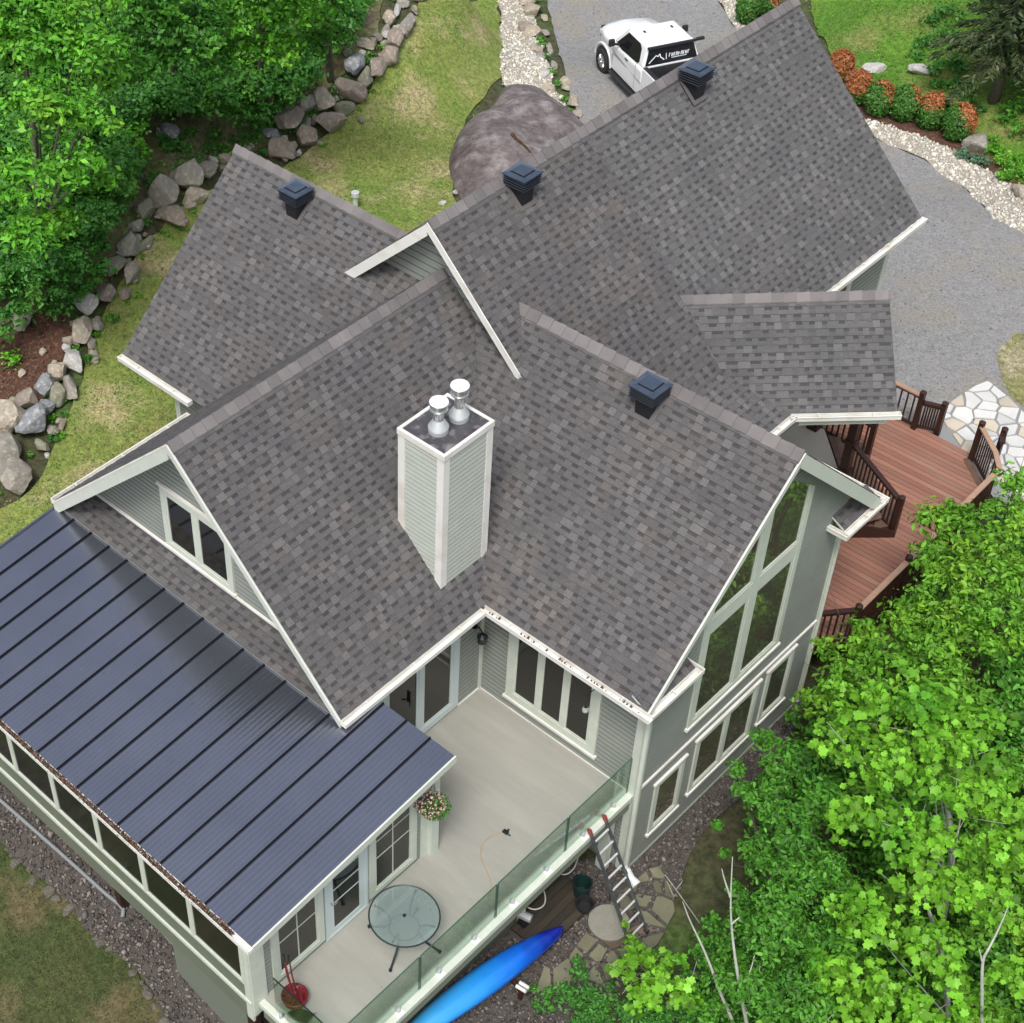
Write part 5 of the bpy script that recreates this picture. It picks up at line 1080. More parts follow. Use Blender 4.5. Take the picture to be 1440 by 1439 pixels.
def plant(name, label, cat, lobes, size, m, cover=1.0, tmpl=OVL, tf=OVF, seed=0, base=None, bark=BARK, tr=.10, group=None, single=0, flat=.5, nclump=11, csize=.30, squash=.85, limbs=True, shell=.5, droop=.35, crown='crown'):
    rs = np.random.RandomState(seed+100); L_ = [ell(*l) for l in lobes]
    C = np.array([p for p, r in L_]); 
    if base is None: bx, by = C[:, :2].mean(0); base_ = np.array([bx, by, float(hgt(bx, by))])
    else: base_ = at(*base)
    root = empty(name, tuple(base_), label=label, cat=cat, group=group); PP, NN = [], []
    for (P, r) in L_:
        k = int(nclump*1.6); d = rs.normal(size=(k, 3)); d /= np.linalg.norm(d, axis=1)[:, None]; d[:, 2] = np.abs(d[:, 2])*.9-.25
        cc = P+d*np.array([r, r, r*squash])*rs.uniform(.35, 1.0, k)[:, None]
        for c in cc:
            rr = r*csize*rs.uniform(.7, 1.25); n = int(cover*3.6*rr*rr*math.pi/(size*size*.42)); 
            p, nn = leafcloud(rs, max(4, n), c, (rr, rr, rr*.5), size, flat=flat, shell=.2); PP.append(p); NN.append(nn)
        n = int(cover*1.3*r*r*math.pi/(size*size*.42)); p, nn = leafcloud(rs, max(4, n), P, (r*1.15, r*1.15, r*squash*1.1), size, flat=flat, shell=.2); PP.append(p); NN.append(nn)
    P = np.concatenate(PP); N = np.concatenate(NN); g = hgt(P[:, 0], P[:, 1]); keep = P[:, 2] > g+.03; P, N = P[keep], N[keep]
    s = size*rs.uniform(.45, 1.35, len(P)); V = place(tmpl, P, N, s, rs, droop); val = np.clip(rs.normal(.5, .3, len(P)), 0, 1)
    if single:
        D = np.linalg.norm(P-CAM, axis=1); vis = np.argsort(D+rs.uniform(0, 2.5, len(P)))[:single]; rest = np.ones(len(P), bool); rest[vis] = False
        var = []
        for q in range(6):
            mb = MB(); mb.mesh([tuple(x) for x in tmpl*size], tf, .15+.14*q); var.append(mb.data('leaf', m, fix=False))
        for i in vis:
            t = V[i]; o = bpy.data.objects.new('leaf', var[rs.randint(6)]); COL.objects.link(o)
            # rebuild the frame from the placed outline
            A = np.linalg.lstsq(np.c_[tmpl*size, np.ones(len(tmpl))], t, rcond=None)[0]
            mw_ = Matrix(((A[0][0], A[1][0], A[2][0], A[3][0]), (A[0][1], A[1][1], A[2][1], A[3][1]), (A[0][2], A[1][2], A[2][2], A[3][2]), (0, 0, 0, 1)))
            o.parent = root; o.matrix_parent_inverse = wm(root).inverted(); o.matrix_basis = mw_
        V, val = V[rest], val[rest]
    cr = facemesh(crown, V, tf, val, m, kind='stuff'); attach(cr, root, True)
    if limbs:
        B = Vector(base_)-Vector((0, 0, .2)); top = Vector(C[C[:, 2].argmax()]); mid = B.lerp(Vector(C.mean(0)), .55); mid.x = B.x*.5+mid.x*.5; mid.y = B.y*.5+mid.y*.5
        mb = MB(); mb.tube(smooth_path([B, mid, mid.lerp(top, .5)+Vector((.1, .05, 0)), top]), tr, 8, r1=tr*.15); mb.build('trunk', bark, root, w=True, smooth=True)
        mb = MB()
        for c in C[::2]:
            c = Vector(c); s0 = B.lerp(mid, rs.uniform(.6, 1)); q = s0.lerp(c, .5)+Vector((rs.uniform(-.2, .2), rs.uniform(-.2, .2), .15))
            mb.tube(smooth_path([s0, q, c]), tr*.30, 6, r1=tr*.06)
            for _ in range(2):
                e = c+Vector(rs.normal(0, .35, 3)); mb.tube([q.lerp(c, .6), e], tr*.12, 5, r1=.003)
        mb.build('limbs', bark, root, w=True, smooth=True)
    return root
def thicket(name, label, poly, hr, n, rr, size, m, seed, cover=.5, tmpl=FARL, tf=FAF, kind='stuff'):
    rs = np.random.RandomState(seed); pa = np.array(poly, float); PP, NN = [], []; k = 0
    while k < n:
        u, v = rs.uniform(pa[:, 0].min(), pa[:, 0].max()), rs.uniform(pa[:, 1].min(), pa[:, 1].max())
        if not inside(np.array(u), np.array(v), poly): continue
        k += 1; P = at(u, v, rs.uniform(*hr)); r = rs.uniform(*rr); c = int(cover*4*r*r*math.pi/(size*size*.42)); p, nn = leafcloud(rs, c, P, (r, r, r*.6), size, flat=.55, shell=.1); PP.append(p); NN.append(nn)
    P = np.concatenate(PP); N = np.concatenate(NN); kp = P[:, 2] > hgt(P[:, 0], P[:, 1])+.02; P, N = P[kp], N[kp]
    V = place(tmpl, P, N, size*rs.uniform(.6, 1.35, len(P)), rs, .4); return facemesh(name, V, tf, np.clip(rs.normal(.5, .22, len(P)), 0, 1), m, kind=kind, label=label, cat='undergrowth')
NWP = [(-40,-40),(530,-40),(505,20),(465,60),(415,105),(370,125),(320,140),(275,150),(215,140),(175,195),(185,235),(165,275),(130,325),(100,375),(50,395),(-40,415)]
thicket('undergrowth', 'deep green floor of plants under the trees above the stone wall', NWP, (.1, 1.3), 520, (.35, .6), .15, L_FDK, 81)
thicket('undergrowth', 'lighter leafy plants scattered through the woods above the wall', NWP, (.5, 2.6), 260, (.3, .5), .15, L_FERN, 82)
thicket('undergrowth', 'sparse weeds on the bare bank behind the stone wall', [(225,165),(285,185),(390,150),(440,135),(520,80),(540,60),(500,120),(400,190),(330,215),(260,240),(215,240)], (.0, .15), 90, (.15, .32), .11, L_FERN, 83, cover=.25)
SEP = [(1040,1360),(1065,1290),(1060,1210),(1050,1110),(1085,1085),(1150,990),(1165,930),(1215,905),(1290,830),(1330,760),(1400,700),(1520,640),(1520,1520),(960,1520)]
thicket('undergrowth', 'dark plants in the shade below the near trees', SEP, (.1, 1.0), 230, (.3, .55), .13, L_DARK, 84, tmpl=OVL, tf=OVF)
thicket('undergrowth', 'green plants between the near tree crowns', [(1110,1120),(1210,970),(1330,850),(1420,730),(1520,690),(1520,1520),(1060,1520),(1110,1300)], (1.0, 2.2), 110, (.28, .45), .11, L_MID, 85, tmpl=OVL, tf=OVF)
WL_ = [(a[0]+random.Random(i).gauss(0, a[2]*.5), a[1]+random.Random(i+500).gauss(0, a[3]*.5), .06, random.Random(i+900).uniform(4, 8)) for i, a in enumerate(WALLR) if a[1] > -5]
plant('wall_weeds', 'weeds and grass tufts rooted in the joints of the stone wall', 'weeds', WL_, .08, L_FOR, tmpl=FARL, tf=FAF, seed=95, limbs=False, cover=.5, nclump=5)
# near trees, lower right
plant('maple_tree', 'bright yellow green maple with large lobed leaves, upper one of the two near maples', 'tree',
      [(1290,985,6.2,55),(1215,990,5.7,42),(1375,1020,5.8,50),(1250,1075,5.6,55),(1180,1040,5.2,36),(1200,1150,4.8,42),(1335,1110,5.2,50),(1425,1150,4.8,44),(1270,1160,4.8,45),(1395,1100,5.2,40),(1320,1040,5.8,45),(1410,1200,4.7,40),(1330,1190,4.6,40),(1345,1250,4.0,36)],
      .155, L_BRIGHT, tmpl=MAPLE, tf=MAF, seed=1, base=(1320,1330), single=220, cover=.42, csize=.34, tr=.07, bark=BIRCH, nclump=9)
plant('maple_tree', 'bright green maple filling the bottom right corner, with pale stems showing', 'tree',
      [(1290,1235,4.2,48),(1390,1270,4.2,50),(1215,1290,3.6,45),(1300,1330,3.7,50),(1175,1370,3.2,45),(1250,1400,3.2,50),(1340,1400,3.2,45),(1420,1370,3.3,30),(1300,1460,2.8,50),(1200,1450,2.6,50)],
      .155, L_BRIGHT, tmpl=MAPLE, tf=MAF, seed=2, base=(1330,1480), single=80, cover=.42, csize=.34, tr=.06, bark=BIRCH, nclump=9)
plant('maple_sapling', 'small yellow green maple sapling beside the slate path', 'sapling',
      [(895,1352,1.6,26),(925,1385,1.8,32),(868,1366,1.4,18),(945,1352,1.6,18),(962,1400,1.9,26),(905,1405,1.5,26)], .15, L_BRIGHT, tmpl=MAPLE, tf=MAF, seed=3, base=(950,1420), cover=.6, csize=.34, tr=.025, bark=BIRCH, nclump=6)
plant('leafy_tree', 'dense dark green tree with oval leaves standing between the gravel bed and the maples', 'tree',
      [(1075,1125,3.4,36),(1120,1170,3.6,44),(1095,1240,3.3,48),(1150,1130,3.6,42),(1035,1082,2.9,15),(1100,1310,3.2,56),(1070,1195,2.9,28),(1008,1160,2.2,9),(1045,1110,2.9,16),(1020,1200,2.2,9),(1150,1230,3.4,48),(1130,1395,2.8,60),(1060,1390,2.5,50),(1110,1075,3.4,36),(1060,1300,2.6,36),(1005,1300,1.8,18),(990,1335,1.6,24),(1015,1370,1.8,32),(970,1390,1.5,26),(1030,1330,2.0,28),(995,1430,1.6,32),(1040,1255,2.3,18),(1180,1310,3.0,40),(1075,1040,2.8,22),(1150,1310,3.0,44)],
      .105, L_DARK, seed=4, base=(1110,1360), tr=.08, cover=.78, nclump=12)
plant('ash_tree', 'mid green tree with drooping leaves reaching over the red brown deck railing', 'tree',
      [(1320,730,4.2,36),(1355,745,4.3,44),(1395,800,4.6,60),(1330,830,4.6,52),(1275,870,4.3,42),(1215,895,3.8,34),(1400,880,4.8,58),(1180,950,3.5,36),(1245,935,4.1,48),(1320,905,4.5,50),(1415,735,4.2,44),(1310,780,4.3,30),(1160,910,3.2,20),(1440,820,4.6,44),(1150,985,3.0,30),(1345,960,4.2,46),(1430,680,4.0,30)],
      .125, L_MID, seed=5, base=(1330,960), tr=.09, cover=.72, nclump=11, droop=.9, flat=.35)
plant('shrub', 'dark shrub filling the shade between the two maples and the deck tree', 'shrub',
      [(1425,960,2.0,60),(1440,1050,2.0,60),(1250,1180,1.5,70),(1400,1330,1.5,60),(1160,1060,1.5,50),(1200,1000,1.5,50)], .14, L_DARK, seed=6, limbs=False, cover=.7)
plant('fern_bush', 'bushy green plants with feathery shoots at the bottom edge beside the slate path', 'bush',
      [(840,1405,1.0,30),(795,1398,.8,20),(765,1412,.7,16),(890,1435,.9,34),(830,1440,.9,34),(812,1350,.8,9),(815,1368,.8,13),(772,1395,.7,9),(752,1390,.7,8),(930,1440,1.0,40),(980,1425,1.1,36),(1010,1440,1.2,36)], .075, L_FERN, seed=7, limbs=False, cover=.75, squash=1.2)
plant('green_shoots', 'leafy sprig hanging over the ladder foot', 'plant', [(885,1318,1.2,10),(895,1335,1.2,14),(915,1345,1.2,12),(880,1300,1.1,6)], .075, L_MID, seed=8, base=(925,1360), tr=.012, cover=.8)
# pale bare stems
def stem(label, paths, r):
    root = empty('birch_stem', tuple(at(*paths[0][0][:2])), label=label, cat='birch')
    for i, p in enumerate(paths):
        mb = MB(); mb.tube(smooth_path([at(*q) for q in p]), r*(1 if i == 0 else .45), 7, r1=.006); mb.build('trunk' if i == 0 else 'branch', BIRCH, root, w=True, smooth=True)
stem('slender white birch stem, almost bare, right of the other bare stem', [[(1062,1500,.2),(1050,1439,1.6),(1041,1395,2.4),(1034,1350,3.1),(1029,1310,3.6),(1027,1270,4.1),(1030,1205,4.9)], [(1041,1385,2.5),(1055,1368,2.8),(1062,1340,3.1)], [(1050,1420,1.9),(1064,1390,2.3),(1069,1355,2.8)], [(1027,1262,4.2),(1018,1235,4.5),(1015,1222,4.7)], [(1028,1300,3.8),(1040,1290,3.9)]], .042)
stem('slender white birch stem leaning left beside the dark green tree', [[(1050,1500,.2),(1032,1439,1.3),(1012,1395,2.0),(1000,1360,2.6),(985,1325,3.0),(970,1295,3.4),(960,1268,3.8)], [(1012,1395,2.0),(1018,1375,2.2),(1014,1362,2.4)]], .038)
stem('forked pale twig sticking up above the gravel edge', [[(985,1300,.1),(950,1250,1.2),(935,1230,1.5)], [(950,1252,1.2),(960,1240,1.4),(958,1236,1.5)], [(948,1262,1.0),(938,1240,1.3)]], .016)
stem('pale forked branch rising through the bottom right maple', [[(1380,1500,1.5),(1381,1400,3.6),(1381,1350,4.4),(1390,1335,4.6),(1403,1310,4.8),(1418,1275,5.2)], [(1381,1352,4.4),(1377,1335,4.6)]], .035)
# woods, upper left
plant('broadleaf_tree', 'tall bright green tree at the left edge above the stone wall', 'tree',
      [(30,50,7.5,60),(110,70,7.5,60),(55,150,7,62),(125,165,6.5,42),(30,250,6,55),(100,235,5.8,46),(140,250,5.0,28),(45,330,5,42),(110,10,8,60),(20,0,8,60),(150,110,6,34),(85,310,4.6,34),(155,70,6,36)], .17, L_FOR, tmpl=FARL, tf=FAF, seed=11, base=(60,420), tr=.16, cover=.85, nclump=14)
plant('broadleaf_tree', 'dark leafy tree rising behind the undergrowth between the big tree and the top edge', 'tree',
      [(205,20,6,50),(270,40,6,55),(230,80,5,45),(300,80,5,40),(190,80,5,36),(250,-20,7,60)], .17, L_FDK, tmpl=FARL, tf=FAF, seed=12, base=(250,160), tr=.14, cover=.85, nclump=14)
plant('broadleaf_tree', 'mid green tree at the top edge left of the grassy strip', 'tree',
      [(350,20,6,50),(410,10,6,50),(330,70,5,38),(390,70,5,40),(370,-30,7,60)], .17, L_FOR, tmpl=FARL, tf=FAF, seed=13, base=(370,150), tr=.13, cover=.8, nclump=14)
plant('broadleaf_tree', 'dark tree at the top edge nearest the upper end of the stone wall', 'tree',
      [(450,15,5,40),(485,-10,5,32),(430,60,4.2,34),(465,45,4,26),(470,-40,7,60),(425,50,4.2,30)], .17, L_FDK, tmpl=FARL, tf=FAF, seed=14, base=(465,110), tr=.13, cover=.85, nclump=14)
plant('undergrowth', 'broad leaved undergrowth on the bank above the stone wall', 'shrubs',
      [(220,130,2,34),(260,120,2,30),(300,135,2,34),(350,120,2,34),(400,120,1.8,34),(430,100,1.8,30),(190,150,2,30),(330,160,1.2,24),(370,155,1.2,24),(400,140,1.0,18),(285,155,1.0,16),(355,175,.5,10),(240,155,1.0,16),(275,150,1.0,16),(440,105,1.0,16),(485,55,1.0,18),(500,25,1.0,16),(300,190,.2,7),(380,175,.2,8)], .15, L_FERN, tmpl=FARL, tf=FAF, seed=15, limbs=False, cover=.7, nclump=12)
plant('undergrowth', 'tangled green plants under the tall left tree down to the wall', 'shrubs',
      [(155,300,1.5,24),(175,265,1.3,22),(130,335,1.4,26),(100,370,1.5,34),(60,400,1.5,40),(20,380,2,44),(20,440,1.2,30),(80,430,.8,24),(110,410,.9,24),(140,380,.8,22),(145,345,.8,14),(190,235,.8,14),(175,230,1.5,26),(0,470,.8,20),(215,250,.5,14),(130,300,2.2,34),(60,370,2.5,34)], .13, L_FERN, tmpl=FARL, tf=FAF, seed=16, limbs=False, cover=.7, nclump=12)
plant('undergrowth', 'yellow green plants catching the light on the lower bank', 'shrubs', [(175,200,1.5,24),(165,230,1.8,22),(190,180,1.5,20),(205,215,.9,14)], .13, L_FOR, tmpl=FARL, tf=FAF, seed=17, limbs=False, cover=.6, nclump=10)
for i, (u, v, r, lb) in enumerate(((15,505,17,'bright green feathery clump growing in the red mulch'),(122,505,8,'small leafy tuft growing between the wall stones'),(158,448,9,'weed tuft beside the wall stone near the rear wing'),(90,582,6,'little green tuft at the foot of the wall'),(135,470,5,'yellowish tuft in a joint of the stone wall'),(207,312,8,'green tuft hanging over the wall by the flat grey stones'),(245,205,12,'low green plants around the blue grey rock'),(370,215,8,'little plant behind the ridge of the rear wing'),(75,615,7,'grass tuft by the big blue wall stone'),(485,150,6,'green sprig on top of the upper wall'))):
    plant('green_clump', lb, 'plant', [(u, v, .15, r)], .10, L_FOR if i in (0, 4) else L_FERN, tmpl=FARL, tf=FAF, seed=30+i, limbs=False, cover=.9, nclump=8)
# strip of plants by the driveway edge
plant('edging_plants', 'low dark green plants growing along the driveway stones', 'plants', [(752,0,.1,8),(756,12,.1,8),(760,55,.1,7),(764,62,.1,8),(770,80,.1,8),(776,100,.1,7),(785,118,.1,6),(793,140,.1,6),(800,158,.1,5)], .10, L_FERN, tmpl=FARL, tf=FAF, seed=45, limbs=False, cover=.7, nclump=8)
# hedge of small cedars, partly browned
CED = [(1183,92,.9,'nearly hidden behind the roof edge, mostly browned'),(1207,122,.95,'fully browned and half hidden by the roof corner'),(1238,138,1.0,'green at the lower left with a browned upper right'),(1274,145,1.0,'green with a brown strip along its right side'),(1312,156,1.0,'with an arched orange brown top over a green base'),(1350,172,1.05,'last of the row, with a big orange brown patch facing the boulder')]
def scale_leaves(rs, P, r, n, side):
    p, nn = leafcloud(rs, n, P, (r*.95, r*.95, r*1.25), .07, flat=.25, shell=.85); return p, nn
BN = [(.0,1,-.3),(.1,1,-.1),(.9,.8,.45),(1,.5,.55),(-.2,1.2,.6),(1,.7,.3)]
for i, (u, v, r, lb) in enumerate(CED+[(1078,2,.95,'green cedar seen above the main ridge near the top edge'),(1052,12,.9,'cedar next to the white rocks above the main ridge')]):
    P = at(u, v, .55); rs = np.random.RandomState(60+i); root = empty('cedar_shrub', (P[0], P[1], P[2]-.55), label=('rounded cedar shrub '+lb) if i < 6 else 'small '+lb, cat='cedar shrub', group='cedar hedge beside the driveway')
    p, nn = scale_leaves(rs, P, .45*r, 3200, 0); q = (p-P)/.45; p = p+rs.normal(0, .03, p.shape)
    rt_, up_ = _R[0], np.array([0, 0, 1.0]); bx, bz, th = BN[i] if i < 6 else ((1,.5,.3) if i == 6 else (0,1,.9))
    sc_ = q@(rt_*bx)+q[:, 2]*bz*.8+rs.normal(0, .14, len(p))
    dead = sc_ > th
    for nm, k, m in (('foliage', ~dead, L_CED), ('browned_foliage', dead, L_DEAD)):
        if k.sum() < 5: continue
        V = place(FARL, p[k], nn[k], .085*rs.uniform(.6, 1.4, k.sum()), rs, .0); o = facemesh(nm, V, FAF, np.clip(rs.normal(.5, .25, k.sum()), 0, 1), m, kind='stuff'); attach(o, root, True)
    mb = MB(); mb.tube([(P[0],P[1],P[2]-.6),(P[0],P[1],P[2]+.3)], .04, 6, r1=.01); mb.build('trunk', BARK, root, w=True)
plant('silver_shrub', 'low silvery green plant in front of the hedge end boulder', 'plant', [(1352,216,.12,11),(1368,222,.12,13),(1385,228,.12,9)], .07, L_SIL, tmpl=FARL, tf=FAF, seed=71, limbs=False, cover=.9, nclump=12)
plant('perennials', 'bright green low plants between the boulder and the right edge', 'plants', [(1400,210,.15,14),(1418,228,.15,18),(1435,245,.15,18),(1398,195,.1,9),(1412,248,.12,12),(1438,225,.1,14)], .09, L_FOR, tmpl=FARL, tf=FAF, seed=72, limbs=False, cover=.8, nclump=12)
plant('ground_cover', 'leafy ground cover creeping from under the spruce over the lawn', 'plants', [(1300,60,.1,18),(1330,50,.15,24),(1340,90,.2,26),(1310,100,.1,16),(1320,120,.15,16),(1290,80,.08,12),(1350,120,.25,22),(1360,140,.2,14),(1330,20,.2,24),(1375,155,.1,12),(1310,30,.1,16)], .14, L_FERN, tmpl=FARL, tf=FAF, seed=73, limbs=False, cover=.35, nclump=14)
plant('ground_cover', 'dark low plants in the shade right of the spruce trunk', 'plants', [(1430,150,.3,20),(1415,165,.2,14),(1440,180,.3,18),(1450,120,.5,30)], .14, L_DARK, tmpl=FARL, tf=FAF, seed=74, limbs=False, cover=.6, nclump=12)
# spruce
def spruce(u, v, H, rmax, label, seed):
    rs = np.random.RandomState(seed); B = at(u, v); root = empty('spruce_tree', tuple(B), label=label, cat='spruce')
    mb = MB(); mb.tube([B-np.array([0,0,.2]), B+np.array([.05,0,H*.5]), B+np.array([0,.05,H])], .17, 9, r1=.02); mb.build('trunk', mat('spruce bark', (.22,.19,.15), (.14,.12,.10), rough=.9, nscale=8), root, w=True, smooth=True)
    bm2 = MB(); P, D = [], []
    for k in range(150):
        t = rs.uniform(.16, .97); a = rs.uniform(0, 6.283); L = rmax*(1-t)**.8*rs.uniform(.75, 1.1); o_ = B+np.array([0, 0, t*H]); dr = np.array([math.cos(a), math.sin(a), 0])
        pts = [o_+dr*L*s+np.array([0, 0, .12*s*L-.42*s*s*L]) for s in (0, .35, .7, 1)]; bm2.tube(pts, .022, 4, r1=.005)
        sd2 = np.array([-dr[1], dr[0], 0]); n = int(150*L/rmax)+30
        for _ in range(n):
            s = rs.uniform(.15, 1.0); w = rs.uniform(-1, 1)*.30*L*(1.15-s); base = o_+dr*L*s+np.array([0, 0, .12*s*L-.42*s*s*L]); P.append(base+sd2*w+np.array([0, 0, -abs(w)*.35+rs.normal(0, .03)])); D.append(dr*.6+sd2*np.sign(w)*.8+np.array([0, 0, -.35])+rs.normal(0, .25, 3))
    bm2.build('branches', mat('spruce twig', (.13,.10,.075), rough=.9), root, w=True, kind='stuff')
    P = np.array(P); D = np.array(D); D /= np.linalg.norm(D, axis=1)[:, None]; n = len(P); N = np.array([0, 0, 1])+rs.normal(0, .3, (n, 3)); N -= D*(N*D).sum(1)[:, None]; N /= np.linalg.norm(N, axis=1)[:, None]; Bv = np.cross(N, D)
    T = np.array([(-.5,-.12,0),(0,-.16,.02),(.5,0,0),(0,.16,.02),(-.5,.12,0)]); V = P[:, None]+np.einsum('kj,nji->nki', T, np.stack([D, Bv, N], 1))*.20
    o = facemesh('crown', V, [(0,1,2,3,4)], np.clip(rs.normal(.5, .25, n), 0, 1), L_SPR, kind='stuff'); attach(o, root, True)
spruce(1397, 143, 8.5, 2.4, 'dark spruce with a pale trunk at the top right corner', 5)
spruce(1475, 100, 9, 2.4, 'second dark spruce at the right edge behind the first one', 6)
spruce(1440, 20, 9, 2.4, 'spruce at the top edge behind the first two', 7)

# weeds and clover in the lawns
def weeds(name, label, poly, n, r, m, seed, size=.06):
    x, y, rs = scatter(poly, n, seed); P = np.stack([x, y, hgt(x, y)+.03], -1); k = 9
    P = np.repeat(P, k, 0)+rs.normal(0, 1, (len(P)*k, 3))*np.array([r, r, .008]); N = np.tile([0, 0, 1.], (len(P), 1))+rs.normal(0, .4, P.shape); N /= np.linalg.norm(N, axis=1)[:, None]
    facemesh(name, place(FARL, P, N, size*rs.uniform(.5, 1.3, len(P)), rs, 0), FAF, rs.uniform(0, 1, len(P)), m, kind='stuff', label=label, cat='weeds')
weeds('lawn_weeds', 'darker clover patches dotted through the lawn by the stone wall', LW, 5, .12, L_FERN, 91)
weeds('lawn_weeds', 'broad leaved weeds in the lawn behind the cedar hedge', LN, 4, .14, L_FOR, 92)
weeds('lawn_weeds', 'straggly weeds in the dark lower lawn', LS, 10, .08, mat('dull weed', (.07,.11,.03), (.09,.12,.04), rough=.7, nscale=5), 93, .04)
weeds('dead_leaves', 'dry leaves and clippings scattered on the lawn by the house', LW, 2.2, .2, mat('dry leaf', (.42,.34,.20), (.30,.22,.12), rough=.8, nscale=9), 94, .05)
# ------------------------------------------------------------------ pickup truck
pk_c = at(850, 100); hd = math.atan2(.45, -.89); F_ = np.array([math.cos(hd), math.sin(hd), 0]); Lf = np.array([-F_[1], F_[0], 0])
org = pk_c-Lf*.90; org[2] = float(hgt(org[0], org[1]))+.02
tk = empty('pickup_truck', tuple(org), hd, label='white pickup truck with black trim and lettered rear window on the driveway', cat='pickup')
PW_ = mat('white car paint', (.80,.81,.82), (.78,.79,.80), rough=.25, nscale=3, coat=.6); DG = mat('dark car glass', (.01,.011,.015), rough=.05, ior=1.45, spec=.4)
BP = mat('black plastic', (.02,.021,.024), rough=.5)
def arc(cx, r, n=9): return [(cx+r*math.cos(math.pi*i/n), .42+r*math.sin(math.pi*i/n)) for i in range(n+1)]
prof = [(-5.15,.55),(-3.60-.55,.50)]+arc(-3.60,.52)[::-1]+[(-3.05,.48),(-.57,.48)]+arc(0,.52)[::-1]+[(.60,.50),(.95,.55),(1.02,.72),(1.00,1.02),(.93,1.17),(.70,1.25),(.0,1.30),(-.50,1.34),(-2.45,1.36),(-2.50,1.34),(-2.50,.85),(-5.15,.85)]
sl = [(-1.0,.30),(-.99,.18),(-.96,.09),(-.90,.03),(-.6,0),(0,-.02),(.6,0),(.90,.03),(.96,.09),(.99,.18),(1.0,.30)]
vs, fs = [], []; cx, cz = -2.0, .9; n = len(prof)
for y, ins in sl:
    for x, z in prof:
        tp = max(0, (x-.2)/.8); yy = y*(1-.20*tp**2)
        zz = z-(ins*.45 if z > 1.0 else 0)+(.02 if (abs(y) < .3 and z > 1.2 and x > -.5) else 0)
        xx = x-(ins*.5 if x > .5 else 0)-(.30*abs(y)**3*max(0, (x-.4)/.6) if x > .4 else 0)-(max(0, z-1.1)*.25 if x > .6 else 0)
        vs.append((xx, yy, zz))
for i in range(len(sl)-1):
    for j in range(n): fs.append((i*n+j, i*n+(j+1) % n, (i+1)*n+(j+1) % n, (i+1)*n+j))
fs += [tuple(range(n))[::-1], tuple(range((len(sl)-1)*n, len(sl)*n))]
mb = MB(); mb.mesh(vs, fs); body = mb.build('body', PW_, tk, smooth=False); 
for p in body.data.polygons: p.use_smooth = len(p.vertices) == 4
b_ = body.modifiers.new('bev', 'BEVEL'); b_.width = .02; b_.segments = 2; b_.limit_method = 'ANGLE'; b_.angle_limit = math.radians(50)
def frus(mb, b0, b1, t0, t1, z0, z1, wb, wt, a=.5):
    mb.mesh([(b0,-wb,z0),(b1,-wb,z0),(b1,wb,z0),(b0,wb,z0),(t0,-wt,z1),(t1,-wt,z1),(t1,wt,z1),(t0,wt,z1)], [(3,2,1,0),(4,5,6,7),(0,1,5,4),(1,2,6,5),(2,3,7,6),(3,0,4,7)], a)
mb = MB(); frus(mb, -2.46, -.52, -2.32, -1.05, 1.34, 1.93, .95, .76); mb.build('cab', PW_, tk, bevel=.06)
mb = MB(); frus(mb, -2.32, -1.05, -2.24, -1.12, 1.925, 1.965, .74, .66); mb.build('roof', PW_, tk, bevel=.02)
def panel(name, pts, m, off, parent=tk, th=.012):
    n_ = (Vector(pts[1])-Vector(pts[0])).cross(Vector(pts[2])-Vector(pts[0])).normalized()
    if n_.dot(Vector(off)) < 0: n_ = -n_
    mb = MB(); mb.prism([Vector(p)+n_*.004 for p in pts], n_*th); return mb.build(name, m, parent)
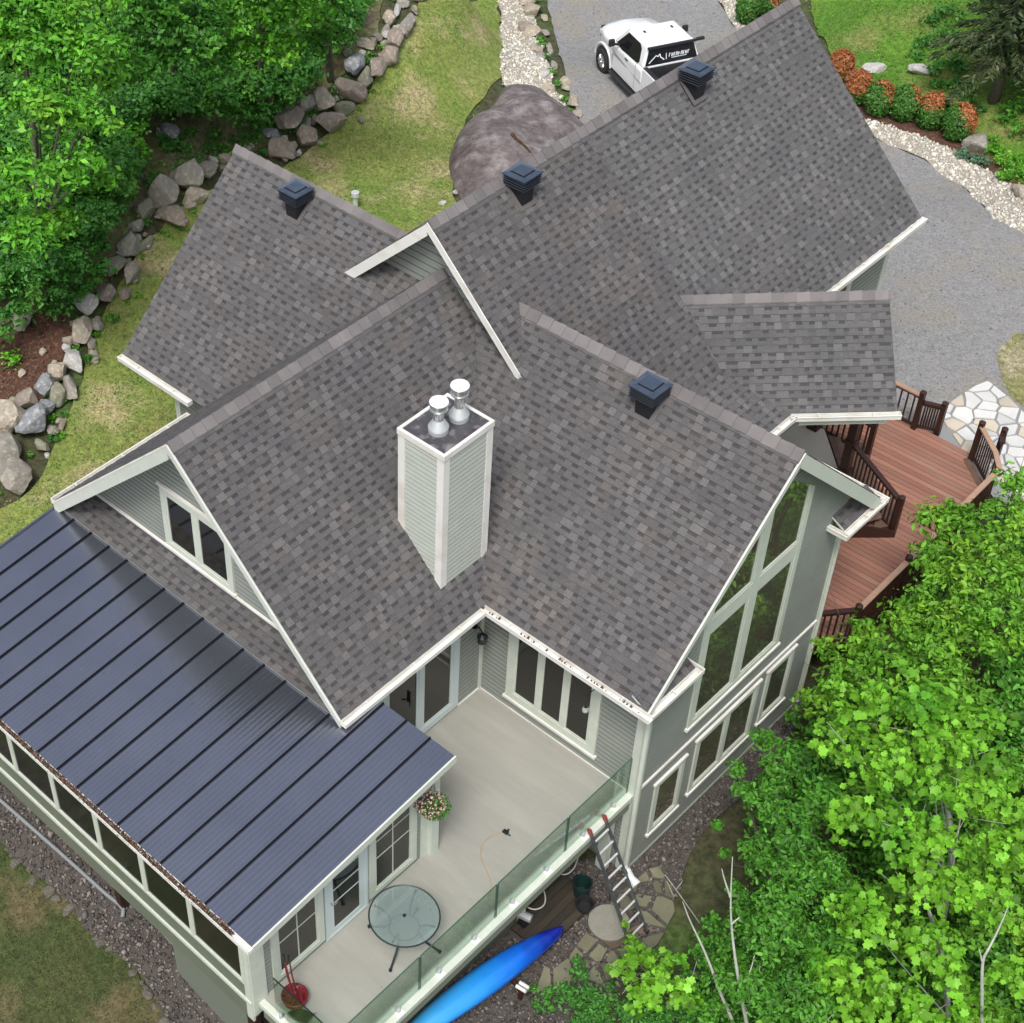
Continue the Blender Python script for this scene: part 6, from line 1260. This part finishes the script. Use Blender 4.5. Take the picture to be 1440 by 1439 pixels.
for sg in (1, -1):
    g = lambda x, z: (x, sg*(.95-(z-1.34)*.19/.59), z)
    panel('side_window', [g(-.74,1.37), g(-.80,1.46), g(-1.15,1.86), g(-1.90,1.87), g(-2.06,1.78), g(-2.20,1.43), g(-2.12,1.37), g(-1.4,1.33), g(-1.1,1.31)], DG, (0, sg, 0))
    mb = MB(); mb.box((-1.62,sg*1.0-.012,1.18), (-1.44,sg*1.0+.02,1.215)); mb.build('door_handle', BP, tk)
    for x in (-.62, -2.12): mb = MB(); mb.box((x-.005,sg*.999-.004,.55), (x+.005,sg*.999+.004,1.33)); mb.build('door_gap', BP, tk)
    mb = MB(); mb.bar((-.95,sg*.95,1.40), (-.92,sg*1.20,1.46), .05, .06); mr_ = mb.build('mirror', BP, tk)
    mb = MB(); mb.box((-.98,sg*1.23-.10,1.38), (-.86,sg*1.23+.10,1.62)); mb.build('mirror_housing', BP, mr_, bevel=.05)
    mb = MB(); mb.box((-2.9,sg*1.04-.09,.36), (-.62,sg*1.04+.09,.42)); mb.build('running_board', BP, tk, bevel=.015)
    for ax_ in (0, -3.6):
        mb = MB(); P = [(ax_+.55*math.cos(math.pi*i/12), sg*1.0, .42+.55*math.sin(math.pi*i/12)) for i in range(13)]; mb.tube(P, .035, 6); mb.build('fender_flare', PW_, tk)
        wv = MB(); R_ = .40; prof_ = [(.24,-.13),(.36,-.13),(R_,-.10),(R_,.10),(.36,.13),(.24,.13)]
        vs = [(ax_+r*math.cos(2*math.pi*j/28), sg*.93+y*1.0, R_+r*math.sin(2*math.pi*j/28)) for r, y in prof_ for j in range(28)]
        wv.mesh(vs, [(i*28+j, i*28+(j+1) % 28, (i+1)*28+(j+1) % 28, (i+1)*28+j) for i in range(5) for j in range(28)]); wh = wv.build('wheel', mat('tyre', (.025,.025,.027), rough=.8), tk, smooth=False)
        mb = MB(); yo = sg*.93+sg*.09; vs = [(ax_+.235*math.cos(2*math.pi*j/20), yo, R_+.235*math.sin(2*math.pi*j/20)) for j in range(20)]; mb.prism(vs, (0, sg*.02, 0)); rm = mb.build('rim', mat('alloy', (.45,.46,.47), rough=.3, metal=.6), wh)
        for j in range(8):
            a = j*math.pi/4; mb = MB(); mb.bar((ax_+.05*math.cos(a), yo+sg*.03, R_+.05*math.sin(a)), (ax_+.21*math.cos(a), yo+sg*.03, R_+.21*math.sin(a)), .03, .03, up=(0,1,0)); mb.build('spoke', STEEL, wh)
        mb = MB(); mb.prism([(ax_+.48*math.cos(math.pi*i/12), sg*.80, .42+.48*math.sin(math.pi*i/12)) for i in range(13)], (0, sg*.195, 0)); mb.build('wheel_well', BP, tk)
    mb = MB(); mb.box((-5.15,sg*.91-.08,.86), (-2.52,sg*.91+.08,1.40)); mb.build('bed_side', PW_, tk, bevel=.03)
    mb = MB(); mb.box((-5.12,sg*.90-.07,1.401), (-2.54,sg*.90+.07,1.42)); mb.build('bed_rail_cap', BP, tk)
    mb = MB(); mb.box((.66,sg*.66-.12,.90), (.84,sg*.66+.10,1.06)); mb.build('headlight', mat('headlight', (.6,.62,.65), rough=.1), tk, bevel=.03)
    mb = MB(); mb.box((-1.52,sg*.45-.03,1.966), (-1.40,sg*.45+.03,1.985)); mb.build('roof_fitting', BP, tk)
w_ = .88
panel('windscreen', [(-.60,-.86,1.40),(-.60,.86,1.40),(-1.0,.70,1.88),(-1.0,-.70,1.88)], DG, (1,0,0))
rw_ = panel('rear_window', [(-2.445,-.86,1.385),(-2.445,.86,1.385),(-2.335,.72,1.89),(-2.335,-.72,1.89)], DG, (-1,0,.2))
mb = MB(); mb.box((-5.15,-.83,.86), (-5.08,.83,1.40)); mb.build('tailgate', PW_, tk, bevel=.02)
mb = MB(); mb.box((-5.07,-.82,.86), (-2.53,.82,.90)); mb.build('bed_floor', BP, tk)
mb = MB(); mb.box((-2.56,-.83,.90), (-2.53,.83,1.36)); mb.build('bed_front', BP, tk)
mb = MB(); mb.box((-2.52,-.86,1.345), (-2.47,.86,1.385)); mb.build('bulkhead_rail', PW_, tk)
mb = MB(); mb.box((-3.2,-.35,.905), (-2.75,.25,1.15)); mb.build('toolbox', WHITE, tk, bevel=.03)
mb = MB(); mb.bar((-2.40,-.80,1.93), (-2.40,.80,1.93), .07, .06); mb.bar((-2.40,-.80,1.95), (-2.44,-1.02,1.97), .10, .07); mb.build('rear_light_bar', BP, tk)
mb = MB(); mb.box((.98,-.62,.70), (1.04,.62,1.05)); mb.build('grille', BP, tk, bevel=.02)
mb = MB(); mb.bar((-.50,-.78,1.36), (-.50,.78,1.36), .06, .02); mb.build('cowl', BP, tk)
# rear window lettering: peak outline, bar, slanted lettering and a fine line below
WL = mat('window lettering', (.75,.80,.82), rough=.5)
def rp(y, z): t = (z-1.385)/.505; return (-2.445+.11*t-.020, y, z)
def stroke(a, b, wd=.03):
    mb = MB(); mb.bar(rp(*a), rp(*b), wd, .006, up=(1,0,0)); return mb
for i, (a, b) in enumerate((((.74,1.46),(.50,1.66)), ((.50,1.66),(.44,1.62)), ((.44,1.62),(.38,1.69)), ((.38,1.69),(.36,1.60)), ((.36,1.60),(.24,1.50)))): stroke(a, b).build('logo_stroke', WL, rw_)
stroke((.17,1.50), (.17,1.68), .02).build('logo_bar', WL, rw_)
ly = .08
for i, wd in enumerate((.07,.07,.05,.07,.07,.07,.05,.07,.07)):
    z0 = 1.555; stroke((ly, z0), (ly-.02, z0+.10), .022).build('letter', WL, rw_); stroke((ly-.01, z0+.095-(.045 if i % 3 == 1 else 0)), (ly-wd+.015, z0+.095-(.045 if i % 3 == 1 else 0)), .022).build('letter', WL, rw_)
    if i % 2: stroke((ly-wd+.03, z0), (ly-wd+.01, z0+.10), .018).build('letter', WL, rw_)
    ly -= wd+.012
stroke((0.0,1.52), (-.50,1.52), .018).build('lettering_line', WL, rw_)
